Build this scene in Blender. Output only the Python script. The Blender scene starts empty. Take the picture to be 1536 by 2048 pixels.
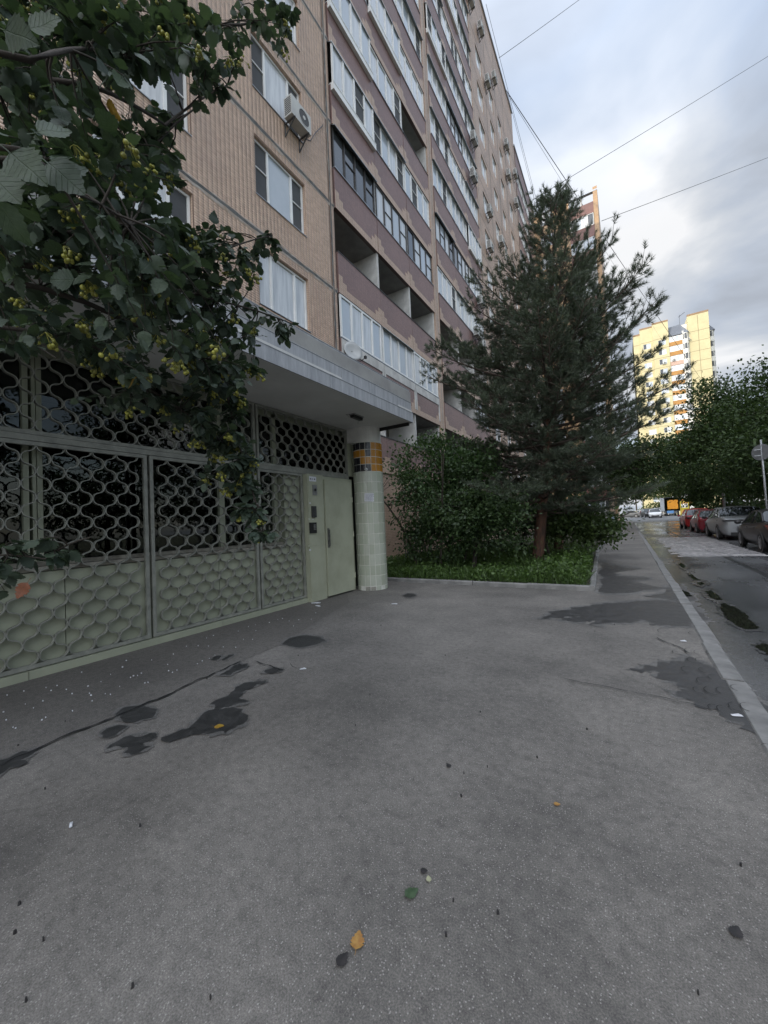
import bpy, math, random
import numpy as np
from mathutils import Vector, Matrix

S = bpy.context.scene
COL = S.collection
R = math.radians
random.seed(7)
rng = np.random.default_rng(7)

# ------------------------------------------------------------------ camera
FPX, CX, CY = 769.0, 768.0, 1024.0            # focal length of the lens in pixels of the 1536 x 2048 frame
CAM = Vector((0, 0, 1.35))
yaw, pitch, roll = R(32.3), R(1.8), R(-2.55)
FW = Vector((-math.sin(yaw)*math.cos(pitch), math.cos(yaw)*math.cos(pitch), math.sin(pitch)))
r0 = Vector((math.cos(yaw), math.sin(yaw), 0)); u0 = r0.cross(FW)
RT = math.cos(roll)*r0 + math.sin(roll)*u0
UP = -math.sin(roll)*r0 + math.cos(roll)*u0
cam = bpy.data.cameras.new('camera')
cam.sensor_fit = 'VERTICAL'; cam.sensor_height = 36; cam.sensor_width = 27
cam.lens = 36*FPX/2048; cam.clip_start = 0.05; cam.clip_end = 2000
camo = bpy.data.objects.new('camera', cam); COL.objects.link(camo)
M = Matrix((RT, UP, -FW)).transposed().to_4x4(); M.translation = CAM
camo.matrix_world = M
S.camera = camo

# ------------------------------------------------------------------ sky and sun
SUN_EL, SUN_AZ = R(27), R(212)                # azimuth clockwise from +Y: behind the long house
sd = Vector((math.sin(SUN_AZ)*math.cos(SUN_EL), math.cos(SUN_AZ)*math.cos(SUN_EL), math.sin(SUN_EL)))
W = bpy.data.worlds.new('World'); S.world = W; W.use_nodes = True
nt = W.node_tree; nt.nodes.clear()
def N(tree, t, **k):
    n = tree.nodes.new(t)
    for a, b in k.items():
        if a == 'inp':
            for i, v in b.items(): n.inputs[i].default_value = v
        else: setattr(n, a, b)
    return n
def ramp(tree, stops, interp='LINEAR'):
    n = tree.nodes.new('ShaderNodeValToRGB'); cr = n.color_ramp; cr.interpolation = interp
    while len(cr.elements) < len(stops): cr.elements.new(.5)
    for e, (p, c) in zip(cr.elements, stops):
        e.position = p; e.color = (c[0], c[1], c[2], 1) if not isinstance(c, (int, float)) else (c, c, c, 1)
    return n
L = nt.links.new
wo = N(nt, 'ShaderNodeOutputWorld'); bg = N(nt, 'ShaderNodeBackground'); bg.inputs[1].default_value = 0.12
sky = N(nt, 'ShaderNodeTexSky', sky_type='NISHITA', sun_disc=False, sun_elevation=SUN_EL, sun_rotation=SUN_AZ,
        air_density=1.2, dust_density=1.5)
tc = N(nt, 'ShaderNodeTexCoord'); sx = N(nt, 'ShaderNodeSeparateXYZ'); L(tc.outputs['Generated'], sx.inputs[0])
za = N(nt, 'ShaderNodeMath', operation='MAXIMUM', inp={1: 0.0}); L(sx.outputs[2], za.inputs[0])
zb = N(nt, 'ShaderNodeMath', operation='ADD', inp={1: 0.22}); L(za.outputs[0], zb.inputs[0])
dx = N(nt, 'ShaderNodeMath', operation='DIVIDE'); L(sx.outputs[0], dx.inputs[0]); L(zb.outputs[0], dx.inputs[1])
dy = N(nt, 'ShaderNodeMath', operation='DIVIDE'); L(sx.outputs[1], dy.inputs[0]); L(zb.outputs[0], dy.inputs[1])
cv = N(nt, 'ShaderNodeCombineXYZ'); L(dx.outputs[0], cv.inputs[0]); L(dy.outputs[0], cv.inputs[1])
mp = N(nt, 'ShaderNodeMapping', inp={'Location': (3.1, 1.9, 0.4), 'Rotation': (0, 0, R(28)), 'Scale': (1.0, 1.25, 1)}); L(cv.outputs[0], mp.inputs[0])
n1 = N(nt, 'ShaderNodeTexNoise', inp={'Scale': .8, 'Detail': 5, 'Roughness': .45, 'Distortion': .2}); L(mp.outputs[0], n1.inputs['Vector'])
n2 = N(nt, 'ShaderNodeTexNoise', inp={'Scale': 1.7, 'Detail': 6, 'Roughness': .48, 'Distortion': .3}); L(mp.outputs[0], n2.inputs['Vector'])
mask = ramp(nt, [(.4, 0.5), (.56, 1)]); L(n1.outputs[0], mask.inputs[0])
cl = ramp(nt, [(.36, (2.2, 2.4, 2.75)), (.455, (2.8, 3.1, 3.6)), (.54, (3.6, 3.8, 4.1)), (.63, (5.0, 5.05, 5.15))]); L(n2.outputs[0], cl.inputs[0])
dt = N(nt, 'ShaderNodeVectorMath', operation='DOT_PRODUCT'); L(tc.outputs['Generated'], dt.inputs[0]); dt.inputs[1].default_value = sd
g0 = N(nt, 'ShaderNodeMapRange', inp={1: 0.1, 2: 1.0, 3: 0.8, 4: 3.4}); L(dt.outputs['Value'], g0.inputs[0])
ge = N(nt, 'ShaderNodeMapRange', interpolation_type='SMOOTHSTEP', inp={1: 0.5, 2: 1.0, 3: 0.92, 4: 2.4}); L(sx.outputs[2], ge.inputs[0])      # and towards the zenith, as an overcast sky does
gl = N(nt, 'ShaderNodeMath', operation='MULTIPLY'); L(g0.outputs[0], gl.inputs[0]); L(ge.outputs[0], gl.inputs[1])   # cloud brightens towards the sun
cs = N(nt, 'ShaderNodeVectorMath', operation='SCALE'); L(cl.outputs[0], cs.inputs[0]); L(gl.outputs[0], cs.inputs['Scale'])
mx = N(nt, 'ShaderNodeMix', data_type='RGBA'); L(mask.outputs[0], mx.inputs[0]); L(sky.outputs[0], mx.inputs[6]); L(cs.outputs[0], mx.inputs[7])
L(mx.outputs[2], bg.inputs[0]); L(bg.outputs[0], wo.inputs[0])
sun = bpy.data.lights.new('sun', 'SUN'); sun.energy = 1.2; sun.angle = R(0.6); sun.color = (1, .87, .66)
suno = bpy.data.objects.new('sun', sun); COL.objects.link(suno)
suno.rotation_euler = (-sd).to_track_quat('-Z', 'Y').to_euler()
suno.location = (0, 0, 80)
S.view_settings.view_transform = 'Standard'; S.view_settings.look = 'None'; S.view_settings.gamma = 1
S.view_settings.exposure = 1.08
S.cycles.max_bounces = 6; S.cycles.diffuse_bounces = 3; S.cycles.glossy_bounces = 3
S.cycles.transmission_bounces = 3; S.cycles.transparent_max_bounces = 4
S.cycles.use_denoising = True; S.cycles.sample_clamp_indirect = 4

# ------------------------------------------------------------------ helpers
def ray(x, y): return FW + (x-CX)/FPX*RT - (y-CY)/FPX*UP
def at(x, y, d): return CAM + ray(x, y)*d                       # point at depth d
def gnd(x, y, z=0.0):
    d = ray(x, y); return CAM + d*((z-CAM.z)/d.z)               # point on the ground
def atY(x, y, Y):
    d = ray(x, y); return CAM + d*(Y/d.y)
def gz(Y):                                                       # the street climbs gently in the distance
    t = min(1, max(0, (Y-45)/45)); return .55*t*t*(3-2*t)

MATS = {}
def mat(name, c, c2=None, scale=4, rough=.6, bump=0, bscale=40, metal=0, spec=.5, detail=4, rough2=None, coat=0, lo=.35, hi=.65, coords='Object', stretch=None):
    """procedural Principled: two colours blended by noise, optional fine relief"""
    if name in MATS: return MATS[name]
    m = bpy.data.materials.new(name); m.use_nodes = True; t = m.node_tree
    p = t.nodes['Principled BSDF']; p.inputs['Roughness'].default_value = rough
    p.inputs['Metallic'].default_value = metal; p.inputs['Specular IOR Level'].default_value = spec
    p.inputs['Coat Weight'].default_value = coat; p.inputs['Coat Roughness'].default_value = .06
    tcn = N(t, 'ShaderNodeTexCoord'); src = tcn.outputs[coords]
    if stretch:
        mpn = N(t, 'ShaderNodeMapping', inp={'Scale': stretch}); t.links.new(src, mpn.inputs[0]); src = mpn.outputs[0]
    if c2 is None: c2 = tuple(v*.86 for v in c)
    nz = N(t, 'ShaderNodeTexNoise', inp={'Scale': scale, 'Detail': detail, 'Roughness': .6}); t.links.new(src, nz.inputs['Vector'])
    rp = ramp(t, [(lo, c), (hi, c2)]); t.links.new(nz.outputs[0], rp.inputs[0]); t.links.new(rp.outputs[0], p.inputs['Base Color'])
    if rough2 is not None:
        rr = ramp(t, [(lo, rough), (hi, rough2)]); t.links.new(nz.outputs[0], rr.inputs[0]); t.links.new(rr.outputs[0], p.inputs['Roughness'])
    if bump:
        nb = N(t, 'ShaderNodeTexNoise', inp={'Scale': bscale, 'Detail': 5, 'Roughness': .65}); t.links.new(src, nb.inputs['Vector'])
        b = N(t, 'ShaderNodeBump', inp={'Strength': bump, 'Distance': .01}); t.links.new(nb.outputs[0], b.inputs['Height']); t.links.new(b.outputs[0], p.inputs['Normal'])
    MATS[name] = m; return m

def tile_mat(name, c, c2, mortar, tw, th, sized=.004, rough=.45, offset=0.0):
    """small wall tiles on a plane of constant x (object y, z), colour differing from tile to tile, joints sunk"""
    if name in MATS: return MATS[name]
    m = bpy.data.materials.new(name); m.use_nodes = True; t = m.node_tree; p = t.nodes['Principled BSDF']
    tcn = N(t, 'ShaderNodeTexCoord'); sp = N(t, 'ShaderNodeSeparateXYZ'); t.links.new(tcn.outputs['Object'], sp.inputs[0])
    ad = N(t, 'ShaderNodeMath', operation='ADD'); t.links.new(sp.outputs[0], ad.inputs[0]); t.links.new(sp.outputs[1], ad.inputs[1])
    cb = N(t, 'ShaderNodeCombineXYZ'); t.links.new(ad.outputs[0], cb.inputs[0]); t.links.new(sp.outputs[2], cb.inputs[1])
    br = N(t, 'ShaderNodeTexBrick', offset=offset, inp={'Color1': (*c, 1), 'Color2': (*c2, 1), 'Mortar': (*mortar, 1), 'Scale': 1.0, 'Mortar Size': sized, 'Mortar Smooth': .2, 'Bias': 0, 'Brick Width': tw, 'Row Height': th})
    t.links.new(cb.outputs[0], br.inputs['Vector'])
    nz = N(t, 'ShaderNodeTexNoise', inp={'Scale': .55, 'Detail': 6, 'Roughness': .65}); t.links.new(tcn.outputs['Object'], nz.inputs['Vector'])
    rp = ramp(t, [(.3, (.74, .75, .78)), (.6, (1, 1, 1))]); t.links.new(nz.outputs[0], rp.inputs[0])
    mu = N(t, 'ShaderNodeMix', data_type='RGBA', blend_type='MULTIPLY', inp={0: 1}); t.links.new(br.outputs[0], mu.inputs[6]); t.links.new(rp.outputs[0], mu.inputs[7])
    t.links.new(mu.outputs[2], p.inputs['Base Color']); p.inputs['Roughness'].default_value = rough
    b = N(t, 'ShaderNodeBump', invert=True, inp={'Strength': .6, 'Distance': .006}); t.links.new(br.outputs['Fac'], b.inputs['Height']); t.links.new(b.outputs[0], p.inputs['Normal'])
    MATS[name] = m; return m

def leaf_mat(name, c, c2, trans=.3, rough=.45, spec=.4, ctrans=None):
    """leaf: colour from leaf to leaf, some light let through"""
    if name in MATS: return MATS[name]
    m = bpy.data.materials.new(name); m.use_nodes = True; t = m.node_tree; p = t.nodes['Principled BSDF']; o = t.nodes['Material Output']
    g = N(t, 'ShaderNodeNewGeometry'); oi = N(t, 'ShaderNodeObjectInfo')
    a = N(t, 'ShaderNodeMath', operation='ADD'); t.links.new(g.outputs['Random Per Island'], a.inputs[0]); t.links.new(oi.outputs['Random'], a.inputs[1])
    fr = N(t, 'ShaderNodeMath', operation='FRACT'); t.links.new(a.outputs[0], fr.inputs[0])
    rp = ramp(t, [(0, c), (.7, c2), (1, tuple(min(1, v*1.35) for v in c2))]); t.links.new(fr.outputs[0], rp.inputs[0])
    t.links.new(rp.outputs[0], p.inputs['Base Color']); p.inputs['Roughness'].default_value = rough; p.inputs['Specular IOR Level'].default_value = spec
    tr = N(t, 'ShaderNodeBsdfTranslucent'); hs = N(t, 'ShaderNodeMix', data_type='RGBA', blend_type='MULTIPLY', inp={0: 1, 7: (1.25, 1.5, .65, 1)})
    t.links.new(rp.outputs[0], hs.inputs[6]); t.links.new(hs.outputs[2], tr.inputs[0])
    ms = N(t, 'ShaderNodeMixShader', inp={0: trans}); t.links.new(p.outputs[0], ms.inputs[1]); t.links.new(tr.outputs[0], ms.inputs[2]); t.links.new(ms.outputs[0], o.inputs[0])
    MATS[name] = m; return m

class MB:
    """collects boxes, tubes and prisms; obj() links them as ONE mesh object"""
    def __init__(s): s.v = []; s.f = []
    def add(s, vs, fs):
        n = len(s.v); s.v += [tuple(v) for v in vs]; s.f += [tuple(i+n for i in f) for f in fs]; return s
    def box(s, x0, x1, y0, y1, z0, z1):
        return s.add([(x0,y0,z0),(x1,y0,z0),(x1,y1,z0),(x0,y1,z0),(x0,y0,z1),(x1,y0,z1),(x1,y1,z1),(x0,y1,z1)],
                     [(0,3,2,1),(4,5,6,7),(0,1,5,4),(1,2,6,5),(2,3,7,6),(3,0,4,7)])
    def prism(s, poly, ax, a0, a1):
        """poly: list of 2-d points; ax 'x': (y,z), 'y': (x,z), 'z': (x,y); pushed from a0 to a1 along ax"""
        def P(p, a): return {'x': (a, p[0], p[1]), 'y': (p[0], a, p[1]), 'z': (p[0], p[1], a)}[ax]
        n = len(poly)
        return s.add([P(p, a0) for p in poly]+[P(p, a1) for p in poly],
                     [tuple(range(n))[::-1], tuple(range(n, 2*n))]+[(i, (i+1) % n, n+(i+1) % n, n+i) for i in range(n)])
    def quad(s, a, b, c, d): return s.add([a, b, c, d], [(0, 1, 2, 3)])
    def tube(s, pts, r, n=6, cap=True):
        pts = [Vector(p) for p in pts]; rs = r if isinstance(r, (list, tuple)) else [r]*len(pts)
        base = len(s.v); ref = Vector((.31, .17, .93))
        for i, p in enumerate(pts):
            d = (pts[min(i+1, len(pts)-1)]-pts[max(i-1, 0)]); d = d.normalized() if d.length > 1e-9 else Vector((0, 0, 1))
            a = d.cross(ref); a = a.normalized() if a.length > 1e-4 else d.orthogonal().normalized(); b = d.cross(a)
            for k in range(n):
                t = 2*math.pi*k/n; s.v.append(tuple(p+rs[i]*(math.cos(t)*a+math.sin(t)*b)))
        for i in range(len(pts)-1):
            for k in range(n):
                s.f.append((base+i*n+k, base+i*n+(k+1) % n, base+(i+1)*n+(k+1) % n, base+(i+1)*n+k))
        if cap:
            s.f.append(tuple(base+k for k in range(n))[::-1]); s.f.append(tuple(base+(len(pts)-1)*n+k for k in range(n)))
        return s
    def lathe(s, prof, n=16, axis='z', c=(0, 0, 0)):
        base = len(s.v)
        for (r, h) in prof:
            for k in range(n):
                t = 2*math.pi*k/n; a, b = r*math.cos(t), r*math.sin(t)
                v = {'z': (a, b, h), 'x': (h, a, b), 'y': (a, h, b)}[axis]; s.v.append((v[0]+c[0], v[1]+c[1], v[2]+c[2]))
        for i in range(len(prof)-1):
            for k in range(n): s.f.append((base+i*n+k, base+i*n+(k+1) % n, base+(i+1)*n+(k+1) % n, base+(i+1)*n+k))
        return s
    def ball(s, c, r, n=8, m=5, sz=1):
        prof = [(max(r*math.sin(math.pi*i/m), 1e-4), -r*sz*math.cos(math.pi*i/m)) for i in range(m+1)]
        return s.lathe(prof, n, 'z', c)
    def mesh(s, name, m, smooth=False):
        me = bpy.data.meshes.new(name); me.from_pydata(s.v, [], s.f); me.materials.append(m)
        if smooth: me.polygons.foreach_set('use_smooth', [True]*len(me.polygons))
        return me
    def obj(s, name, m, parent=None, loc=None, rot=None, smooth=False):
        return link(name, s.mesh(name, m, smooth), parent, loc, rot)

def link(name, me, parent=None, loc=None, rot=None):
    o = bpy.data.objects.new(name, me); COL.objects.link(o)
    if parent: o.parent = parent
    if loc is not None: o.location = loc
    if rot is not None: o.rotation_euler = rot
    return o
def np_mesh(name, V, F, m, smooth=False):
    """big mesh from arrays; every face has the same number of corners"""
    me = bpy.data.meshes.new(name); V = np.asarray(V, np.float32); F = np.asarray(F, np.int32); k = F.shape[1]
    me.vertices.add(len(V)); me.vertices.foreach_set('co', V.ravel())
    me.loops.add(F.size); me.loops.foreach_set('vertex_index', F.ravel())
    me.polygons.add(len(F)); me.polygons.foreach_set('loop_start', np.arange(len(F), dtype=np.int32)*k)
    if smooth: me.polygons.foreach_set('use_smooth', np.ones(len(F), bool))
    me.update(calc_edges=True); me.validate(); me.materials.append(m); return me
def stamp(bv, bf, X, Yv, Z, T, sc):
    """copies of a small base mesh: axes X, Y, Z (n,3), places T, sizes sc -> arrays"""
    bv = np.asarray(bv, float); bf = np.asarray(bf, int); n = len(T)
    V = (bv[None, :, 0:1]*X[:, None]+bv[None, :, 1:2]*Yv[:, None]+bv[None, :, 2:3]*Z[:, None])*np.asarray(sc)[:, None, None]+T[:, None]
    F = bf[None]+(np.arange(n)*len(bv))[:, None, None]
    return V.reshape(-1, 3), F.reshape(-1, bf.shape[1])
def unit(a): return a/np.maximum(np.linalg.norm(a, axis=-1, keepdims=True), 1e-9)
def frames(D, Nrm):
    X = unit(D); Y = unit(np.cross(Nrm, X)); return X, Y, np.cross(X, Y)

def tag(o, label, cat=None, group=None, kind=None):
    o['label'] = label
    if cat: o['category'] = cat
    if group: o['group'] = group
    if kind: o['kind'] = kind
    return o
def thing(name, label, cat, loc=(0, 0, 0), rz=0, group=None):
    o = bpy.data.objects.new(name, None); COL.objects.link(o); o.empty_display_size = .2
    o.location = loc; o.rotation_euler = (0, 0, rz); return tag(o, label, cat, group)
def structure(o, label=None):
    o['kind'] = 'structure'
    if label: o['label'] = label
    return o
def copy_tree(o, parent=None):
    c = o.copy(); COL.objects.link(c); c.parent = parent
    for ch in o.children: copy_tree(ch, c)
    return c
def bez(a, b, c, n=6):
    a, b, c = Vector(a), Vector(b), Vector(c)
    return [a*(1-t)**2+b*2*t*(1-t)+c*t*t for t in [i/n for i in range(n+1)]]

# ------------------------------------------------------------------ ground
def asphalt(name, c, dark, stone, rough=(.75, .9), wet=None):
    m = bpy.data.materials.new(name); m.use_nodes = True; t = m.node_tree; p = t.nodes['Principled BSDF']; l = t.links.new
    tcn = N(t, 'ShaderNodeTexCoord'); o = tcn.outputs['Object']
    big = N(t, 'ShaderNodeTexNoise', inp={'Scale': .6, 'Detail': 9, 'Roughness': .68}); l(o, big.inputs['Vector'])
    fine = N(t, 'ShaderNodeTexNoise', inp={'Scale': 170, 'Detail': 5, 'Roughness': .8}); l(o, fine.inputs['Vector'])
    r1 = ramp(t, [(.36, dark), (.62, c)]); l(big.outputs[0], r1.inputs[0])
    r2 = ramp(t, [(.3, (.42, .42, .43)), (.5, (.95, .95, .95)), (.7, (1.75, 1.73, 1.7))]); l(fine.outputs[0], r2.inputs[0])
    mu = N(t, 'ShaderNodeMix', data_type='RGBA', blend_type='MULTIPLY', inp={0: 1}); l(r1.outputs[0], mu.inputs[6]); l(r2.outputs[0], mu.inputs[7])
    mid = N(t, 'ShaderNodeTexNoise', inp={'Scale': 21, 'Detail': 6, 'Roughness': .7}); l(o, mid.inputs['Vector'])
    r3 = ramp(t, [(.32, (.72, .72, .72)), (.5, (1, 1, 1)), (.7, (1.2, 1.2, 1.19))]); l(mid.outputs[0], r3.inputs[0])
    mu2 = N(t, 'ShaderNodeMix', data_type='RGBA', blend_type='MULTIPLY', inp={0: 1}); l(mu.outputs[2], mu2.inputs[6]); l(r3.outputs[0], mu2.inputs[7])
    last = mu2.outputs[2]
    for sc, thr, wid in ((140, .84, .34), (80, .94, .18)):                 # pale stones set in the surface
        vo = N(t, 'ShaderNodeTexVoronoi', inp={'Scale': sc}); l(o, vo.inputs['Vector'])
        sp = N(t, 'ShaderNodeSeparateColor'); l(vo.outputs['Color'], sp.inputs[0])
        g1 = N(t, 'ShaderNodeMath', operation='GREATER_THAN', inp={1: thr}); l(sp.outputs[0], g1.inputs[0])
        g2 = N(t, 'ShaderNodeMath', operation='LESS_THAN', inp={1: wid}); l(vo.outputs['Distance'], g2.inputs[0])
        g3 = N(t, 'ShaderNodeMath', operation='MULTIPLY'); l(g1.outputs[0], g3.inputs[0]); l(g2.outputs[0], g3.inputs[1])
        g4 = N(t, 'ShaderNodeMath', operation='MULTIPLY', inp={1: .5}); l(g3.outputs[0], g4.inputs[0])
        mx = N(t, 'ShaderNodeMix', data_type='RGBA'); l(g4.outputs[0], mx.inputs[0]); l(last, mx.inputs[6]); mx.inputs[7].default_value = (*stone, 1); last = mx.outputs[2]
    l(last, p.inputs['Base Color'])
    if wet:
        wn = N(t, 'ShaderNodeTexNoise', inp={'Scale': wet[0], 'Detail': 5, 'Roughness': .55, 'Distortion': .4})
        wm = N(t, 'ShaderNodeMapping', inp={'Scale': (1.3, .35, 1)}); l(o, wm.inputs[0]); l(wm.outputs[0], wn.inputs['Vector'])
        rr = ramp(t, [(wet[1], wet[3]), (wet[2], wet[4])]); l(wn.outputs[0], rr.inputs[0]); l(rr.outputs[0], p.inputs['Roughness'])
    else:
        rr = ramp(t, [(.3, rough[0]), (.7, rough[1])]); l(big.outputs[0], rr.inputs[0]); l(rr.outputs[0], p.inputs['Roughness'])
    b = N(t, 'ShaderNodeBump', inp={'Strength': .22 if wet else .5, 'Distance': .004}); l(fine.outputs[0], b.inputs['Height']); l(b.outputs[0], p.inputs['Normal'])
    MATS[name] = m; return m
M_ASPH = asphalt('asphalt_forecourt', (.208, .193, .175), (.105, .098, .09), (.5, .475, .44))
M_PATCH = asphalt('asphalt_old_strip', (.15, .139, .126), (.108, .1, .092), (.33, .315, .3))
M_ROAD = asphalt('asphalt_road_damp', (.105, .106, .11), (.06, .061, .065), (.22, .22, .22), wet=(.55, .38, .6, .09, .38))
M_LOT = asphalt('asphalt_lot', (.15, .15, .15), (.11, .11, .11), (.2, .2, .2))
def strip(name, m, x0, x1, ys, z, gr=True):
    mb = MB()
    for a, b in zip(ys[:-1], ys[1:]):
        za, zb_ = (z+gz(a), z+gz(b)) if gr else (z, z)
        mb.quad((x0, a, za), (x1, a, za), (x1, b, zb_), (x0, b, zb_))
    return structure(mb.obj(name, m))
YS = [-60, 0, 44, 50, 55, 60, 65, 70, 75, 80, 85, 90, 130, 400]
M_EARTH = mat('earth_and_grass', (.06, .075, .03), (.05, .042, .03), scale=.6, rough=.95, bump=.4, bscale=8)
strip('ground', M_EARTH, -400, 400, YS, -.18)
strip('forecourt', M_ASPH, -7.3, .57, [-14, 0, 20, 44, 50, 55, 60, 66], 0)
strip('road', M_ROAD, .7, 6.2, [-30, 0, 20, 44, 50, 55, 60, 66], -.12)
strip('parking_lot', M_LOT, -45, 50, [62, 66, 70, 75, 80, 85, 90, 118], -.112)
strip('verge', M_EARTH, 6.32, 60, [-30, 0, 44, 50, 55, 60, 62], 0.0)
# old darker asphalt between the wall and the crack
ck = [gnd(*p) for p in [(-160, 1612), (0, 1532), (150, 1468), (300, 1408), (420, 1352), (480, 1325), (560, 1290), (640, 1240), (700, 1205)]]
mb = MB(); poly = [(p.x, p.y) for p in ck]+[(-5.0, 6.3), (-5.1, 0.0)]
mb.add([(x, y, .004) for x, y in poly], [tuple(range(len(poly)))]); structure(mb.obj('asphalt_strip', M_PATCH))

def ragged(px, z, amp=.03, sub=14, seed=1, closed=True):
    """outline on the ground through photo points, edges torn at a small scale"""
    rr = random.Random(seed); P = [gnd(x, y, z) for x, y in px]; out = []
    n = len(P)
    for i in range(n if closed else n-1):
        a, b = P[i], P[(i+1) % n]; d = b-a; nn = Vector((-d.y, d.x, 0)); ln = d.length or 1; nn /= ln
        k = max(2, min(sub, int(ln/.03)))
        off = 0
        for j in range(k):
            off = off*.55+rr.gauss(0, 1)*min(amp, ln*.16); out.append(a+d*(j/k)+nn*(off if j else 0))
    return out
def sheet(name, px, m, z, amp=.03, seed=1, sub=14):
    from mathutils.geometry import tessellate_polygon
    P = ragged(px, z, amp, sub, seed); tri = tessellate_polygon([[Vector((p.x, p.y, 0)) for p in P]])
    mb = MB(); mb.add([(p.x, p.y, z) for p in P], [tuple(t) for t in tri])
    me = mb.mesh(name, m)
    if sum(q.normal.z for q in me.polygons) < 0: me.flip_normals()
    return link(name, me)
M_WET_SHADE = mat('wet_and_shade_asphalt', (.04, .039, .039), (.06, .058, .057), scale=9, rough=.42, rough2=.6, bump=.35, bscale=110)
M_STAIN = mat('oily_stain', (.024, .024, .024), (.042, .041, .04), scale=12, rough=.5, rough2=.7, bump=.4, bscale=110)
M_WATER = mat('puddle_water', (.012, .012, .01), (.018, .017, .014), scale=3, rough=.02, bump=.015, bscale=6)
wets_and_shade = [
 ('damp patch on the asphalt, long and jagged, pointing left from the kerb', [(1075,1238),(1110,1222),(1165,1214),(1210,1206),(1270,1203),(1330,1200),(1368,1196),(1395,1216),(1412,1240),(1380,1254),(1310,1251),(1290,1240),(1240,1246),(1180,1250),(1200,1240),(1150,1245),(1120,1240),(1160,1232)]),
 ('damp patch over the cracked asphalt at the right edge beside the kerb', [(1252,1340),(1300,1331),(1340,1325),(1352,1322),(1378,1312),(1390,1320),(1420,1330),(1440,1338),(1470,1352),(1495,1385),(1536,1420),(1580,1465),(1560,1490),(1536,1478),(1490,1450),(1440,1424),(1390,1402),(1352,1392),(1380,1380),(1340,1362),(1310,1355),(1320,1345),(1290,1342)]),
 ('painted shade on the asphalt along the right kerb of the planted bed', [(1203,1172),(1204,1150),(1207,1125),(1240,1132),(1280,1138),(1225,1145),(1238,1152),(1300,1156),(1262,1163),(1330,1176),(1300,1180),(1250,1186),(1212,1187),(1198,1182)]),  # shade beside the bed, painted as a dark sheet in the wet colour
 ('small damp spot on the asphalt near the garden kerb, off the bed corner', [(1290,1192),(1330,1186),(1372,1186),(1380,1194),(1340,1198)]),
 ('smooth damp film in front of the kerb by the bright puddle', [(1330,1176),(1365,1172),(1390,1200),(1368,1202),(1340,1200)]),
]
M_RIM1 = asphalt('drying_and_shade_rim', (.13, .125, .118), (.095, .092, .088), (.3, .29, .28)); M_RIM2 = asphalt('drying_and_shade_edge', (.165, .158, .149), (.112, .108, .103), (.38, .36, .34))
def grow(px, k, ky=None):
    cx_ = sum(p[0] for p in px)/len(px); cy_ = sum(p[1] for p in px)/len(px); out = []
    for x, y in px:
        d = math.hypot(x-cx_, (y-cy_)*3) or 1; out.append((x+(x-cx_)/d*k, y+(y-cy_)*3/d*k*.45))
    return out
def patch(name, px, m, z, amp, seed, lb, cat, grp, k):
    o = tag(sheet(name, px, m, z, amp, seed), lb, cat, grp)
    for q, (kk, mm) in enumerate(((k*.55, M_RIM1), (k*1.25, M_RIM2))):
        c = sheet('rim', grow(px, kk), mm, z-.0008*(q+1), amp*1.3, seed+q*7+1); c.parent = o
    return o
for i, (lb, px) in enumerate(wets_and_shade): patch('wet_and_shade_patch', px, M_WET_SHADE, .0035+.0003*i, .026, 10+i, lb, 'damp patch', 'damp patches on the forecourt', 7)
stains = [
 ('round oily stain on the asphalt below the steel door', [(563,1288),(580,1276),(610,1270),(640,1273),(652,1281),(630,1289),(600,1295)]),
 ('dark round stain just beyond the crack', [(230,1428),(250,1414),(285,1409),(314,1418),(306,1435),(270,1444),(244,1440)]),
 ('large irregular stain under the fallen yellow leaf', [(322,1475),(352,1464),(384,1450),(408,1425),(448,1415),(486,1418),(496,1438),(470,1456),(450,1468),(408,1466),(370,1474),(340,1484)]),
 ('ragged torn stain left of the fallen yellow leaf', [(213,1498),(236,1482),(262,1470),(300,1466),(314,1474),(286,1486),(302,1492),(262,1510),(246,1506),(256,1494)]),
 ('small blotchy stain by the crack', [(200,1468),(214,1456),(236,1450),(256,1452),(240,1462),(214,1476)]),
 ('thin broken stain running from the yellow leaf towards the door', [(420,1408),(455,1392),(470,1378),(500,1364),(532,1360),(525,1368),(492,1380),(480,1398),(500,1402),(460,1412),(440,1418)]),
 ('dark stain along the crack at the left edge', [(-30,1534),(0,1520),(30,1508),(84,1492),(70,1502),(40,1520),(56,1526),(20,1534),(-30,1556)]),
 ('narrow stain at the far end of the long crack', [(440,1350),(462,1335),(480,1327),(498,1332),(478,1340),(462,1350)]),
 ('small stain by the curved crack', [(530,1340),(548,1334),(566,1338),(552,1345),(536,1346)]),
 ('thin oval spot on the asphalt left of the round stain', [(426,1315),(434,1311),(442,1313),(438,1318),(428,1320)]),
 ('slanted narrow spot on the asphalt near the grille', [(444,1318),(456,1310),(468,1308),(458,1315),(448,1320)]),
 ('dark oval spot on the asphalt beside the tiled pillar', [(806,1191),(815,1187),(828,1187),(832,1191),(822,1195),(810,1194)]),
]
for i, (lb, px) in enumerate(stains): patch('stain', px, M_STAIN, .0072+.0003*i, .008 if i in (0, 1, 11) else .016, 40+i, lb, 'stain', 'dark stains on the forecourt', 3 if i > 7 else 5)
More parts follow.
